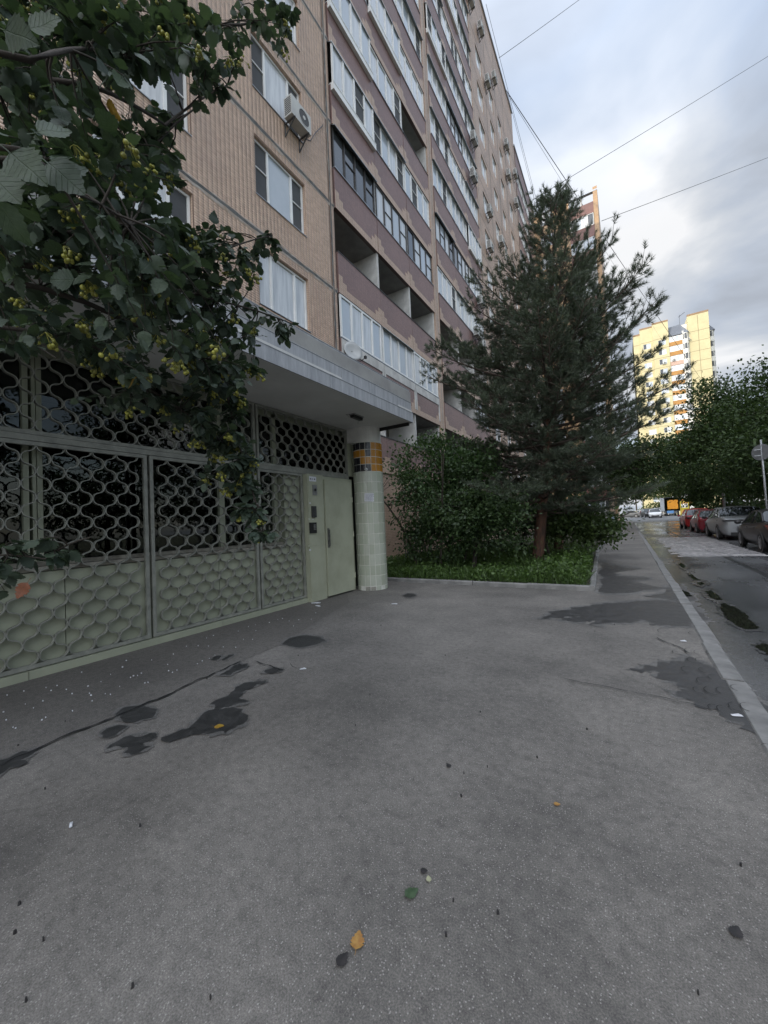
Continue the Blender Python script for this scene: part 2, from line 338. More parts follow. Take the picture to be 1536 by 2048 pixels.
puds = [
 ('long dark puddle in the road gutter beside the kerb', [(1438,1208),(1450,1206),(1468,1214),(1486,1224),(1500,1240),(1518,1254),(1514,1258),(1490,1258),(1470,1248),(1458,1240),(1446,1226)]),
 ('narrow puddle behind the long gutter puddle', [(1410,1184),(1420,1180),(1436,1190),(1446,1200),(1432,1200),(1420,1194)]),
 ('puddle in the gutter cut by the right edge', [(1512,1294),(1524,1284),(1545,1290),(1590,1330),(1580,1350),(1540,1312)]),
 ('tiny round puddle further along the gutter', [(1393,1166),(1402,1163),(1410,1167),(1402,1171)]),
 ('chain puddle at the far gutter', [(1376,1150),(1384,1149),(1398,1160),(1390,1160)]),
 ('far gutter puddle near the hatched hump', [(1356,1128),(1362,1125),(1372,1132),(1366,1136)]),
]
M_SOAK = mat('soaked_road', (.045, .046, .048), (.07, .07, .072), scale=5, rough=.14, rough2=.3, bump=.15, bscale=90)
for i, (lb, px) in enumerate(puds):
    o = tag(sheet('puddle', px, M_WATER, -.1115+.0004*i, .009, 70+i), lb, 'puddle', 'puddles in the road gutter')
    c = sheet('rim', [gp_ for gp_ in grow(px, 12)], M_SOAK, -.1135+.0003*i, .02, 80+i); c.parent = o
tag(sheet('puddle', [(1348,1186),(1366,1180),(1378,1184),(1386,1192),(1366,1192)], M_WATER, .009, .012, 90), 'bright shallow puddle on the pavement side of the kerb', 'puddle')
# cracks: thin dark grooves filled with dirt
M_CRACK = mat('crack_fill', (.012, .012, .012), (.03, .03, .03), scale=30, rough=.95)
def crack(name, px, w, label, seed=3, z=.0125, jit=.012):
    rr = random.Random(seed); P = [gnd(*p) for p in px]; Q = []
    for a, b in zip(P[:-1], P[1:]):
        k = max(3, int((b-a).length/.06))
        for j in range(k): Q.append(a+(b-a)*(j/k)+Vector((rr.gauss(0, jit), rr.gauss(0, jit), 0)))
    Q.append(P[-1]); mb = MB()
    for i, q in enumerate(Q):
        d = Q[min(i+1, len(Q)-1)]-Q[max(i-1, 0)]; nn = Vector((-d.y, d.x, 0)).normalized(); ww = w*rr.uniform(.3, 1.2)*(.25 if i in (0, len(Q)-1) else 1)
        mb.v += [(q.x+nn.x*ww, q.y+nn.y*ww, z), (q.x-nn.x*ww, q.y-nn.y*ww, z)]
    mb.f = [(2*i+1, 2*i+3, 2*i+2, 2*i) for i in range(len(Q)-1)]
    me = mb.mesh(name, M_CRACK)
    if sum(q.normal.z for q in me.polygons) < 0: me.flip_normals()
    return tag(link(name, me), label, 'crack', 'cracks in the asphalt')
crack('crack', [(-60,1560),(0,1531),(150,1468),(230,1436),(300,1408),(420,1352),(482,1324)], .012, 'long crack from the left edge towards the door')
crack('crack', [(508,1325),(530,1331),(552,1338),(570,1342)], .008, 'short crack at the end of the long one, by the small stain')
crack('crack', [(578,1330),(590,1338),(606,1340)], .004, 'hair crack curving below the round stain')
crack('crack', [(1124,1360),(1200,1374),(1280,1388),(1360,1404),(1452,1430)], .0045, 'thin straight crack running to the damp patch at right')
crack('crack', [(1313,1277),(1340,1290),(1362,1298),(1384,1310)], .008, 'straight dark crack ending at the crazed asphalt')
rr = random.Random(5); mbc = MB()
for r_ in range(9):                                             # crazed asphalt at the kerb: scalloped hair cracks
    for c_ in range(6):
        cx_, cy_ = 1336+c_*25+(r_ % 2)*12+(r_*11)+rr.gauss(0, 4), 1268+r_*19+rr.gauss(0, 3)
        if cx_ > 1392+(cy_-1255)*.72 or rr.random() < .18: continue
        g = gnd(cx_, cy_); e = gnd(cx_+13, cy_); ra = (e-g).length*rr.uniform(.8, 1.15); n = 12; Q = []; a0 = rr.uniform(1.2, 1.9); sp_ = rr.uniform(2.6, 3.8)
        for j in range(n):
            t = a0+sp_*(j/(n-1)); Q.append(Vector((g.x+ra*math.cos(t)*rr.uniform(.95, 1.05), g.y+ra*1.6*math.sin(t)*rr.uniform(.95, 1.05), .0128)))
        for i, q in enumerate(Q):
            d = Q[min(i+1, n-1)]-Q[max(i-1, 0)]; nn = Vector((-d.y, d.x, 0)).normalized()*rr.uniform(.001, .0032); b0 = len(mbc.v)
            mbc.v += [(q.x+nn.x, q.y+nn.y, q.z), (q.x-nn.x, q.y-nn.y, q.z)]
            if i: mbc.f.append((b0-1, b0+1, b0, b0-2))
tag(mbc.obj('crazed_cracks', M_CRACK), 'net of hair cracks in the asphalt at the right, beside the kerb', 'cracks', kind='stuff')

# kerbs: single stones with open joints
M_KERB = mat('kerb_concrete', (.25, .245, .235), (.16, .157, .152), scale=5, rough=.85, bump=.5, bscale=35)
def kerb(name, label, pts, w, ztop, zbot, stone=1.0):
    k = structure(bpy.data.objects.new(name, None), label); COL.objects.link(k); rr = random.Random(len(pts))
    for a, b in zip(pts[:-1], pts[1:]):
        a, b = Vector(a), Vector(b); n = max(1, round((b-a).length/stone)); d = (b-a)/n; ang = math.atan2(d.y, d.x); ln = d.length
        mb = MB(); g = .006; e = .018
        mb.prism([(-w/2, zbot), (w/2, zbot), (w/2, ztop-e), (w/2-e, ztop), (-w/2+e, ztop), (-w/2, ztop-e)], 'x', g, ln-g)
        me = mb.mesh('kerb_stone', M_KERB)
        for i in range(n):
            p = a+d*i; link('kerb_stone', me, k, (p.x+rr.gauss(0, .004), p.y, gz(p.y)+rr.gauss(0, .004)), (rr.gauss(0, .008), rr.gauss(0, .003), ang+rr.gauss(0, .004)))
    return k
kerb('road_kerb', 'grey concrete kerb between pavement and road', [(.64, 1, 0), (.64, 52, 0)], .15, .012, -.25)
kerb('verge_kerb', 'kerb behind the parked cars', [(6.26, 10, 0), (6.26, 60, 0)], .14, .02, -.25, 2)
kerb('garden_kerb', 'low concrete kerb round the planted bed', [(-4.95, 7.76, 0), (-.62, 7.76, 0)], .1, .085, -.1)
kerb('garden_kerb_side', 'low kerb along the pavement side of the planted bed', [(-.6, 7.72, 0), (-.98, 15.7, 0), (-1.1, 48, 0)], .1, .085, -.1)
mb = MB(); mb.add([(-7.3, 7.8, .05), (-.66, 7.8, .05), (-1.02, 15.7, .05), (-1.14, 48, .05), (-7.5, 48, .05)], [(0, 1, 2, 3, 4)])
structure(mb.obj('planted_bed', mat('bed_soil', (.045, .036, .026), (.03, .035, .018), scale=3, rough=.95, bump=.6, bscale=20)))
# paint on the road: hatched hump
M_PAINT = mat('worn_road_paint', (.56, .53, .52), (.2, .19, .19), scale=7, rough=.55, lo=.42, hi=.62)
hump = thing('hump_marking', 'white hatched speed hump lines painted across the road', 'road marking')
for k in range(22):
    y = 16.0+k*.5; mb = MB(); rr = random.Random(k)
    xa, xb = 1.25+rr.uniform(-.1, .2), 3.55-(0 if k < 6 else .0)
    mb.add([(xa, y, -.1155), (xb, y+.32, -.1155), (xb, y+.32+.27, -.1155), (xa, y+.27, -.1155)], [(0, 1, 2, 3)]); mb.obj('stripe', M_PAINT, hump)
seam = MB(); seam.add([(2.42, -20, -.1165), (2.56, -20, -.1165), (2.5, 44, -.1165), (2.38, 44, -.1165)], [(0, 1, 2, 3)])
tag(seam.obj('tar_seam', mat('tar', (.02, .02, .021), (.035, .035, .037), scale=8, rough=.3)), 'black tar seam along the middle of the road', 'seam')
for yy, lb in ((30.5, 'white line across the road beyond the hatched hump'), (15.55, 'thin edge line in front of the hatched hump')):
    mb = MB(); mb.add([(1.3, yy, -.1155), (4.2, yy+.5, -.1155), (4.2, yy+.75, -.1155), (1.3, yy+.22, -.1155)], [(0, 1, 2, 3)]); tag(mb.obj('road_line', M_PAINT), lb, 'road marking')

# ------------------------------------------------------------------ the long apartment house
TAN, TAN2 = (.60, .43, .32), (.535, .375, .275)
M_TILE = tile_mat('tan_facade_tile', TAN, TAN2, (.27, .185, .14), .12, .06)
M_TILEG = mat('tan_tile_glaze', TAN, TAN2, scale=.7, rough=.38, lo=.3, hi=.7)
M_GROUT = mat('tile_grout', (.25, .17, .125), (.19, .13, .1), scale=6, rough=.9)
M_BROWN = tile_mat('brown_facade_tile', (.275, .168, .15), (.235, .142, .128), (.165, .105, .095), .12, .06)
M_PLAST = mat('white_plaster', (.66, .65, .62), (.47, .46, .44), scale=2.2, rough=.85, bump=.2, bscale=14)
M_GREY = mat('grey_concrete', (.36, .355, .34), (.26, .255, .25), scale=1.6, rough=.85, bump=.25, bscale=20)
M_SEAM = mat('joint_mastic', (.075, .075, .075), (.14, .138, .135), scale=7, rough=.8, bump=.4, bscale=25)
M_SEAML = mat('joint_smear', (.46, .42, .38), (.36, .27, .2), scale=5, rough=.85)
M_PVC = mat('white_pvc', (.84, .84, .82), (.74, .74, .72), scale=2, rough=.35)
M_DKFR = mat('dark_frame', (.03, .027, .025), (.05, .045, .04), scale=4, rough=.45)
M_NET = mat('insect_net', (.06, .062, .065), (.075, .077, .08), scale=3, rough=.7)
M_CURT = [mat('pane_curtain', (.68, .70, .71), (.5, .52, .54), scale=1.4, rough=.05, coat=.6, stretch=(1, 6, .6)),
          mat('pane_blind', (.5, .55, .6), (.42, .47, .52), scale=.8, rough=.05, coat=.6),
          mat('pane_dark', (.05, .055, .06), (.09, .095, .1), scale=1.2, rough=.03, coat=.6)]
M_METAL = mat('zinc_sheet', (.40, .42, .45), (.30, .315, .34), scale=3, rough=.42, metal=.6, bump=.1, bscale=8)
BL = thing('apartment_house', 'long tan and brown tiled apartment block with loggias, filling the left', 'apartment block', (-7.4, 9.5, 0), .009)
def yl(Y): return Y-9.5
def wall_holes(mb, y0, y1, z0, z1, holes, d=0.0, dep=.22):
    ys = sorted({y0, y1, *[h[0] for h in holes], *[h[1] for h in holes]}); zs = sorted({z0, z1, *[h[2] for h in holes], *[h[3] for h in holes]})
    for a, b in zip(ys[:-1], ys[1:]):
        for c, e in zip(zs[:-1], zs[1:]):
            m, n = (a+b)/2, (c+e)/2
            if any(h[0] < m < h[1] and h[2] < n < h[3] for h in holes): continue
            mb.quad((d, a, c), (d, b, c), (d, b, e), (d, a, e))
    for h in holes:
        a, b, c, e = h; q = d-dep
        mb.quad((d, a, c), (d, a, e), (q, a, e), (q, a, c)); mb.quad((d, b, e), (d, b, c), (q, b, c), (q, b, e))
        mb.quad((d, a, e), (d, b, e), (q, b, e), (q, a, e)); mb.quad((d, b, c), (d, a, c), (q, a, c), (q, b, c))
    return mb
FR = {}
def window(parent, y0, z0, w, h, splits, kinds, d=-.12, fm=None, fw=.055, trans=(), split_panes=True):
    """frame (part) with its panes (sub-parts). splits: fractions of the mullions; kinds: one pane material per light; trans: lights with a cross bar"""
    fm = fm or M_PVC; key = (round(w, 3), round(h, 3), tuple(splits), fm.name, fw, tuple(trans))
    if key not in FR:
        mb = MB(); mb.box(0, .05, 0, w, 0, fw); mb.box(0, .05, 0, w, h-fw, h); mb.box(0, .05, 0, fw, fw, h-fw); mb.box(0, .05, w-fw, w, fw, h-fw)
        for s in splits: mb.box(.001, .052, w*s-fw*.55, w*s+fw*.55, fw, h-fw)
        ed = [0, *splits, 1]
        for i in trans: mb.box(.01, .045, w*ed[i], w*ed[i+1], h*.52, h*.52+.025)
        FR[key] = mb.mesh('window', fm)
    o = link('window', FR[key], parent, (d, y0, z0)); ed = [0, *splits, 1]
    if split_panes:
        for i, k in enumerate(kinds):
            a, b = w*ed[i], w*ed[i+1]; pk = ('p', round(b-a, 3), round(h, 3), k.name)
            if pk not in FR: mb = MB(); mb.box(-.004, .012, .02, b-a-.02, .02, h-.02); FR[pk] = mb.mesh('pane', k)
            p = link('pane', FR[pk], o, (.004, a, 0)); p.rotation_euler = (0, 0, random.gauss(0, .006))
    else:
        runs = []
        for i, k in enumerate(kinds):
            if runs and runs[-1][0] is k: runs[-1][2] = i
            else: runs.append([k, i, i])
        for k, i0, i1 in runs:
            a, b = w*ed[i0], w*ed[i1+1]; pk = ('p', round(b-a, 3), round(h, 3), k.name)
            if pk not in FR: mb = MB(); mb.box(-.004, .012, .02, b-a-.02, .02, h-.02); FR[pk] = mb.mesh('pane', k)
            link('pane', FR[pk], o, (.004, a, 0))
    return o
ST, ZL = 2.79, 6.0                    # storey height; underside of the first loggia band above the porch
ROOF1, ROOF2 = 42.1, 38.8
# bulk of the house behind the facade, with its flat roof
mb = MB(); mb.box(-13, -1.36, yl(-45), yl(39.5), -.3, ROOF1-.5); mb.box(-13, -1.36, yl(39.5), yl(49.6), -.3, ROOF2-.5); mb.obj('core', M_GREY, BL)
mb = MB(); mb.box(-13.1, .1, yl(-45), yl(39.42), ROOF1-.14, ROOF1); mb.box(-13.1, .1, yl(39.44), yl(49.7), ROOF2-.1, ROOF2+.06); mb.obj('roof_edge', M_METAL, BL)
# --- near wall of tan tiles with ordinary windows
wins = []
for k in range(-1, 12):
    zt = 8.45+ST*k
    for (a, b) in ((6.37, 8.15), (2.85, 4.65), (-.6, 1.2)):
        wins.append((yl(a), yl(b), zt-1.5, zt))
mb = MB(); wall_holes(mb, yl(-45), yl(9.5), -.2, ROOF1-.14, wins); mb.quad((0, yl(9.5), -.2), (-1.36, yl(9.5), -.2), (-1.36, yl(9.5), ROOF1-.14), (0, yl(9.5), ROOF1-.14))
mb.obj('tiled_wall', M_TILE, BL)
C_, B_, D_ = M_CURT
for k in range(-1, 12):
    for j, (a, b) in enumerate(((6.37, 8.15), (2.85, 4.65), (-.6, 1.2))):
        kinds, tr = random.choice([((M_NET, B_, M_NET), (0, 2)), ((C_, C_, M_NET), (2,)), ((M_NET, C_, C_), (0,)), ((B_, C_, C_), ())])
        if (k, j) == (1, 0): kinds, tr = (M_NET, B_, M_NET), (0, 2)
        if (k, j) == (2, 0): kinds, tr = (M_NET, C_, M_NET), (0, 2)
        if (k, j) == (0, 0): kinds, tr = (C_, C_, C_), ()
        window(BL, yl(a)+.01, 8.45+ST*k-1.49, b-a-.02, 1.48, (.26, .74), kinds, trans=tr, split_panes=k < 4)
        if k < 5:
            mb = MB(); mb.box(-.12, .03, yl(a)-.02, yl(b)+.02, 8.45+ST*k-1.535, 8.45+ST*k-1.515); mb.obj('window_sill', M_METAL, BL)
# the tiles of the part that can be seen singly
tw, th = .12, .06
ty, tz = [], []
for yy in np.arange(yl(1.2), yl(9.48)-.02, tw):
    for zz in np.arange(3.6, 20.2, th):
        Yc, Zc = yy+tw/2, zz+th/2
        if any(h[0]-.05 < Yc < h[1]+.05 and h[2]-.03 < Zc < h[3]+.025 for h in wins): continue
        if abs(Yc-yl(9.33)) < .055 or any(abs(Zc-zs) < .04 for zs in (8.76, 11.55, 14.34, 17.13, 19.92)): continue
        ty.append(Yc); tz.append(Zc)
n = len(ty); g = .0042; hw, hh, dp = tw/2-.0014, th/2-g*.9, .0045
bv = [(0, -hw, -hh), (0, hw, -hh), (0, hw, hh), (0, -hw, hh), (dp, -hw+.002, -hh+.002), (dp, hw-.002, -hh+.002), (dp, hw-.002, hh-.002), (dp, -hw+.002, hh-.002)]
bf = [(4, 5, 6, 7), (0, 1, 5, 4), (1, 2, 6, 5), (2, 3, 7, 6), (3, 0, 4, 7)]
T = np.stack([.002+rng.normal(0, .0006, n), np.array(ty), np.array(tz)], 1)
eye = np.eye(3); Z3 = lambda a: np.repeat(eye[a][None], n, 0)
tv, tf = stamp(bv, bf, Z3(0)+rng.normal(0, .006, (n, 3)), Z3(1), Z3(2), T, np.ones(n))
def tile_random(name, c, c2):
    m = bpy.data.materials.new(name); m.use_nodes = True; t = m.node_tree; p = t.nodes['Principled BSDF']
    gm = N(t, 'ShaderNodeNewGeometry'); rp = ramp(t, [(0, c2), (.6, c), (1, tuple(v*1.08 for v in c))]); t.links.new(gm.outputs['Random Per Island'], rp.inputs[0])
    tcn = N(t, 'ShaderNodeTexCoord'); nz = N(t, 'ShaderNodeTexNoise', inp={'Scale': .5, 'Detail': 6, 'Roughness': .65}); t.links.new(tcn.outputs['Object'], nz.inputs['Vector'])
    r2 = ramp(t, [(.3, (.76, .77, .8)), (.6, (1, 1, 1))]); t.links.new(nz.outputs[0], r2.inputs[0])
    mu = N(t, 'ShaderNodeMix', data_type='RGBA', blend_type='MULTIPLY', inp={0: 1}); t.links.new(rp.outputs[0], mu.inputs[6]); t.links.new(r2.outputs[0], mu.inputs[7])
    t.links.new(mu.outputs[2], p.inputs['Base Color']); p.inputs['Roughness'].default_value = .4; return m
o = link('wall_tiles', np_mesh('wall_tiles', tv, tf, tile_random('tan_tile_single', TAN, TAN2)), BL); o['kind'] = 'stuff'
mb = MB(); wall_holes(mb, yl(1.2), yl(9.49), 3.6, 20.2, [h for h in wins if h[0] > yl(1.2)-2 and h[2] > 3 and h[3] < 20.2 and h[0] > yl(1.2)], d=.0015, dep=.0005); mb.obj('grout_bed', M_GROUT, BL)
# smeared joints between the wall panels
def joint(a, b, w, m, name, d, seed):
    rr = random.Random(seed); a, b = Vector(a), Vector(b); n = max(4, int((b-a).length/.13)); t = (b-a).normalized(); nn = Vector((0, -t.z, t.y)); mb = MB()
    l1 = l2 = 1.0
    for i in range(n+1):
        l1 = l1*.6+.4*rr.uniform(.35, 1.7); l2 = l2*.6+.4*rr.uniform(.35, 1.7); p = a+(b-a)*i/n
        mb.v += [(d, p.y+nn.y*w*l1, p.z+nn.z*w*l1), (d, p.y-nn.y*w*l2, p.z-nn.z*w*l2)]
        if i: j = 2*i; mb.f.append((j-2, j, j+1, j-1))
    me = mb.mesh(name, m)
    if sum(q.normal.x for q in me.polygons) < 0: me.flip_normals()
    return link(name, me, BL)
for i, zs in enumerate((5.97, 8.76, 11.55, 14.34, 17.13, 19.92)):
    joint((0, yl(-5), zs), (0, yl(9.49), zs), .09, M_SEAML, 'joint_smear', .0112, i); joint((0, yl(-5), zs+.012), (0, yl(9.49), zs+.012), .042, M_SEAM, 'joint', .0124, 20+i)
joint((0, yl(9.33), 3.6), (0, yl(9.33), 40), .045, M_SEAML, 'joint_smear', .0136, 50); joint((0, yl(9.33), 3.6), (0, yl(9.33), 40), .024, M_SEAM, 'joint', .0148, 51)

# --- loggia stacks
PAR, OPEN = 1.33, ST-1.33
def loggia_stack(Y0, nb, bw, floors, k0, near, roof):
    """floors: per storey a list of bay types: o open, w white frames, d dark frames, p white frames pushed out with a sill"""
    y0 = yl(Y0); L_ = nb*bw
    pil = MB(); pil.box(-1.36, .0, y0-.3, y0-.005, -.2, roof-.15) if Y0 > 12 else None
    if pil.v: pil.obj('pilaster', M_TILE, BL)
    for k, kinds in enumerate(floors):
        z = ZL+(k0+k)*ST
        mb = MB(); mb.box(-1.36, -.02, y0, y0+L_, z+.01, z+.16); mb.obj('balcony_slab', M_GREY, BL)
        if z+ST > roof: continue
        for b in range(nb):
            ya, yb = y0+b*bw+.012, y0+(b+1)*bw-.012; kd = kinds[b % len(kinds)]
            key = ('par', bw)
            if key not in FR: mb = MB(); mb.box(-.1, .03, 0, bw-.024, 0, PAR); FR[key] = mb.mesh('parapet', M_BROWN)
            p = link('parapet', FR[key], BL, (random.gauss(0, .004), ya, z))
            key = ('trim', bw)
            if key not in FR:
                mb = MB(); w = bw-.024; h1, h2, h3 = .24, .42, .6
                mb.prism([(0, 0), (w, 0), (w, h3), (w-.2, h3), (w-.2, h2), (w-.4, h2), (w-.4, h1), (.4, h1), (.4, h2), (.2, h2), (.2, h3), (0, h3)], 'x', .0301, .0385)
                FR[key] = mb.mesh('tan_trim', M_TILE)
            link('tan_trim', FR[key], p)
            mb = FR.get(('part', bw))
            if mb is None: m_ = MB(); m_.box(-1.36, -.03, -.06, .06, .16, ST+.005); FR[('part', bw)] = mb = m_.mesh('partition', M_PLAST)
            link('partition', mb, BL, (0, y0+(b+1)*bw-(.06 if b == nb-1 else 0), z))
            key = ('rail', bw)
            if key not in FR: m_ = MB(); m_.box(-.12, .05, 0, bw-.02, PAR, PAR+.035); FR[key] = m_.mesh('rail', M_DKFR)
            wz, wh = z+PAR+.036, OPEN-.05
            if kd == 'o':
                link('rail', FR[key], BL, (0, ya, z))
                key = ('back', bw)
                if key not in FR: m_ = MB(); m_.box(0, .05, .5, 1.35, .17, 2.3); m_.box(0, .05, 1.45, 2.2, 1.0, 2.3); FR[key] = m_.mesh('balcony_door', M_CURT[2])
                link('balcony_door', FR[key], BL, (-1.355, ya, z))
            else:
                fm = M_DKFR if kd == 'd' else M_PVC; nl = 4; spl = tuple(i/nl for i in range(1, nl))
                pool = {'d': [C_, C_, B_, D_], 'w': [C_, C_, B_, C_, M_NET], 'p': [C_, B_, M_NET, C_], 'c': [C_, C_, C_, B_]}[kd]
                ks = [random.choice(pool) for _ in range(nl)]
                dd = .06 if kd == 'p' else (-.05 if kd != 'c' else -.02)
                window(BL, ya+.03, wz, bw-.09, wh, spl, ks, d=dd, fm=fm, fw=.07 if kd != 'd' else .06, trans=tuple(i for i in range(nl) if ks[i] is M_NET or (kd == 'd' and i % 2)), split_panes=near and k+k0 < 7)
                m_ = FR.get(('sill', bw, kd))
                if m_ is None:
                    q = MB(); q.box(-.1, .16 if kd == 'p' else .06, 0, bw-.02, PAR+.002, PAR+.03)
                    if kd == 'p': q.box(.03, .15, .0, bw-.02, PAR-.22, PAR)
                    m_ = FR[('sill', bw, kd)] = q.mesh('sill', M_METAL if kd != 'p' else M_PVC)
                link('sill', m_, BL, (0, ya, z))
                if random.random() < .5 or kd == 'p':
                    m_ = FR.get(('visor', bw))
                    if m_ is None: q = MB(); q.add([(0, 0, -.02), (.16, 0, -.12), (.16, bw-.02, -.12), (0, bw-.02, -.02), (0, 0, 0), (.165, 0, -.1), (.165, bw-.02, -.1), (0, bw-.02, 0)], [(0,3,2,1),(4,5,6,7),(0,1,5,4),(1,2,6,5),(2,3,7,6),(3,0,4,7)]); m_ = FR[('visor', bw)] = q.mesh('rain_visor', M_METAL)
                    link('rain_visor', m_, BL, (-.03, ya, z+ST+.01))
    mb = MB(); mb.box(-1.5, -1.36, y0, y0+L_, -.2, roof-.15); mb.obj('back_wall', M_TILE, BL)
    mb = MB(); mb.box(-1.36, .03, y0, y0+L_, ZL+(k0+len(floors))*ST-.0, roof-.15) if ZL+(k0+len(floors))*ST < roof-.3 else None
    if mb.v: mb.obj('attic_band', M_BROWN, BL)
F1 = [['o','o','o'], ['c','c','c'], ['o','o','o'], ['d','d','d'], ['p','w','w'], ['p','w','o'], ['w','p','w'], ['d','w','w'], ['w','d','w'], ['p','w','w'], ['w','w','d'], ['w','p','w'], ['d','w','w']]
F2 = [['o','o','o'], ['o','o','d'], ['o','o','o'], ['w','w','w'], ['d','d','w'], ['w','w','p'], ['w','w','w'], ['w','d','w'], ['p','w','w'], ['w','w','w'], ['w','p','w'], ['d','w','w'], ['w','w','w']]
loggia_stack(9.56, 3, 2.56, F1, -1, True, ROOF1)
loggia_stack(17.9, 3, 2.6, F2, -1, False, ROOF1)
loggia_stack(39.9, 3, 2.6, [random.choice([['w','w','w'], ['w','o','w'], ['d','w','o'], ['w','w','d']]) for _ in range(12)], -1, False, ROOF2)
mb = MB(); mb.box(-.25, -.01, yl(9.5), yl(25.72), -.2, ZL-ST); mb.obj('ground_floor_wall', M_TILE, BL)
# white painted band below the first glazed loggias
for b in range(3):
    mb = MB(); mb.box(.031, .055, .0, 2.52, .98, 1.31); mb.box(.031, .055, .0, .1, .2, .98); mb.box(.031, .055, 2.42, 2.52, .2, .98); mb.obj('white_band', M_PLAST, BL, (0, yl(9.58+b*2.56), ZL))
# pilaster strips between the stacks
for Y0, Y1 in ((17.25, 17.56), (25.72, 26.3)):
    mb = MB(); mb.box(-1.36, .045, yl(Y0), yl(Y0)+.27, -.2, ROOF1-.15); mb.obj('pilaster', M_TILE, BL)
    joint((0, yl(Y0)+.3, 0), (0, yl(Y0)+.3, 41), .035, M_SEAML, 'joint_smear', .05, int(Y0))
# --- wall of windows further along
wins2 = []
cols = ((27.25, 28.75), (30.55, 31.85), (33.25, 34.45), (36.2, 37.6))
for k in range(-2, 11):
    zt = 8.4+ST*k
    for a, b in cols: wins2.append((yl(a), yl(b), zt-1.5, zt))
mb = MB(); wall_holes(mb, yl(26.02), yl(39.5), -.2, ROOF1-.14, wins2); mb.quad((0, yl(39.5), ROOF2), (-13, yl(39.5), ROOF2), (-13, yl(39.5), ROOF1-.14), (0, yl(39.5), ROOF1-.14)); mb.obj('tiled_wall', M_TILE, BL)
for k in range(-2, 11):
    for a, b in cols:
        window(BL, yl(a)+.01, 8.4+ST*k-1.49, b-a-.02, 1.48, (.36,), random.choice([(C_, C_), (B_, C_), (D_, C_), (M_NET, C_)]), split_panes=False)
for i in range(14): zs = 5.97-ST+ST*i; joint((0, yl(26.0), zs), (0, yl(39.4), zs), .02, M_SEAM, 'joint', .006, 80+i) if zs < 41 else None
for i, Y0 in enumerate((29.6, 32.6, 35.4)): joint((0, yl(Y0), 0), (0, yl(Y0), 41), .03, M_SEAM, 'joint', .008, 100+i)
mb = MB(); mb.box(-1.36, 0, yl(47.72), yl(49.6), -.2, ROOF2-.1); mb.box(-1.36, 0, yl(39.52), yl(39.88), -.2, ROOF2-.1); mb.obj('tiled_wall', M_TILE, BL)

# ------------------------------------------------------------------ wing of the house that crosses the street end
WG = thing('apartment_wing', 'orange tiled cross block rising behind the pine', 'apartment block', (-8.6, 51.0, 0), 0)
M_OT = tile_mat('orange_tile', (.52, .33, .17), (.46, .28, .14), (.3, .18, .1), .3, .15)
M_OB = tile_mat('wing_brown', (.26, .12, .095), (.22, .1, .08), (.14, .07, .06), .3, .15)
WH = ROOF2+.3
def rot_wall(parent, y0, y1, z0, z1, holes, name, m, dep=.2):
    mb = MB(); wall_holes(mb, y0, y1, z0, z1, holes, 0, dep); mb.v = [(v[1], -v[0], v[2]) for v in mb.v]; return mb.obj(name, m, parent)
wh3 = [(a, a+1.5, ZL+ST*k+.9, ZL+ST*k+2.4) for k in range(-2, 12) for a in (1.3,)]
rot_wall(WG, -4, 4.6, -.2, WH, wh3, 'tiled_wall', M_OT)
mb = MB(); mb.box(7.2, 7.65, -.1, 14, -.2, WH+.5); mb.obj('end_pilaster', M_OT, WG)
mb = MB(); mb.box(-4, 7.2, 1.4, 14, -.2, WH-.2); mb.obj('core', M_GREY, WG)
mb = MB(); mb.box(-4, 7.66, -.12, .3, WH, WH+.16); mb.obj('roof_edge', M_METAL, WG)
for k in range(-2, 12):
    z = ZL+ST*k; w = window(WG, 0, 0, 1.48, 1.48, (.4,), (C_, B_), split_panes=False); w.location = (2.79, .1, z+.91); w.rotation_euler = (0, 0, R(-90)); w.location.x = 1.31
    mb = MB(); mb.box(4.6, 7.2, -.03, .1, z, z+1.3); mb.obj('parapet', M_OB if k % 2 or k > 9 else M_PLAST, WG)
    mb = MB(); mb.box(4.6, 7.2, .1, 1.4, z, z+.16); mb.obj('balcony_slab', M_GREY, WG)
    mb = MB(); mb.box(5.88, 5.98, .1, 1.4, z+.16, z+ST); mb.obj('partition', M_PLAST, WG)
    if z+ST < WH:
        w = window(WG, 0, 0, 2.5, 1.4, (.25, .5, .75), [random.choice([C_, B_, D_]) for _ in range(4)], split_panes=False); w.location = (4.65, -.02, z+1.34); w.rotation_euler = (0, 0, R(-90))

# ------------------------------------------------------------------ entrance porch
def atX(x, y, X):
    d = ray(x, y); return CAM + d*(X/d.x)
M_GREEN = mat('sage_paint', (.385, .40, .30), (.315, .33, .25), scale=1.8, rough=.42, bump=.15, bscale=9)
M_GREEN2 = mat('sage_paint_door', (.41, .425, .32), (.315, .32, .235), scale=2.4, lo=.42, hi=.78, rough=.38, bump=.1, bscale=6)
M_BAR = mat('grille_paint', (.29, .292, .255), (.2, .203, .18), scale=9, rough=.5, bump=.2, bscale=60)
M_SOFF = mat('soffit_plaster', (.66, .655, .635), (.56, .555, .535), scale=1.2, rough=.9)
M_WOOD = mat('brown_wood', (.10, .05, .032), (.07, .035, .024), scale=5, rough=.6, stretch=(8, 8, 1))
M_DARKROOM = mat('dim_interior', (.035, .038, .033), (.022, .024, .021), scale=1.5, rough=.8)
M_OLDW = mat('flaking_sill', (.36, .34, .29), (.22, .2, .17), scale=9, rough=.8, bump=.4, bscale=30)
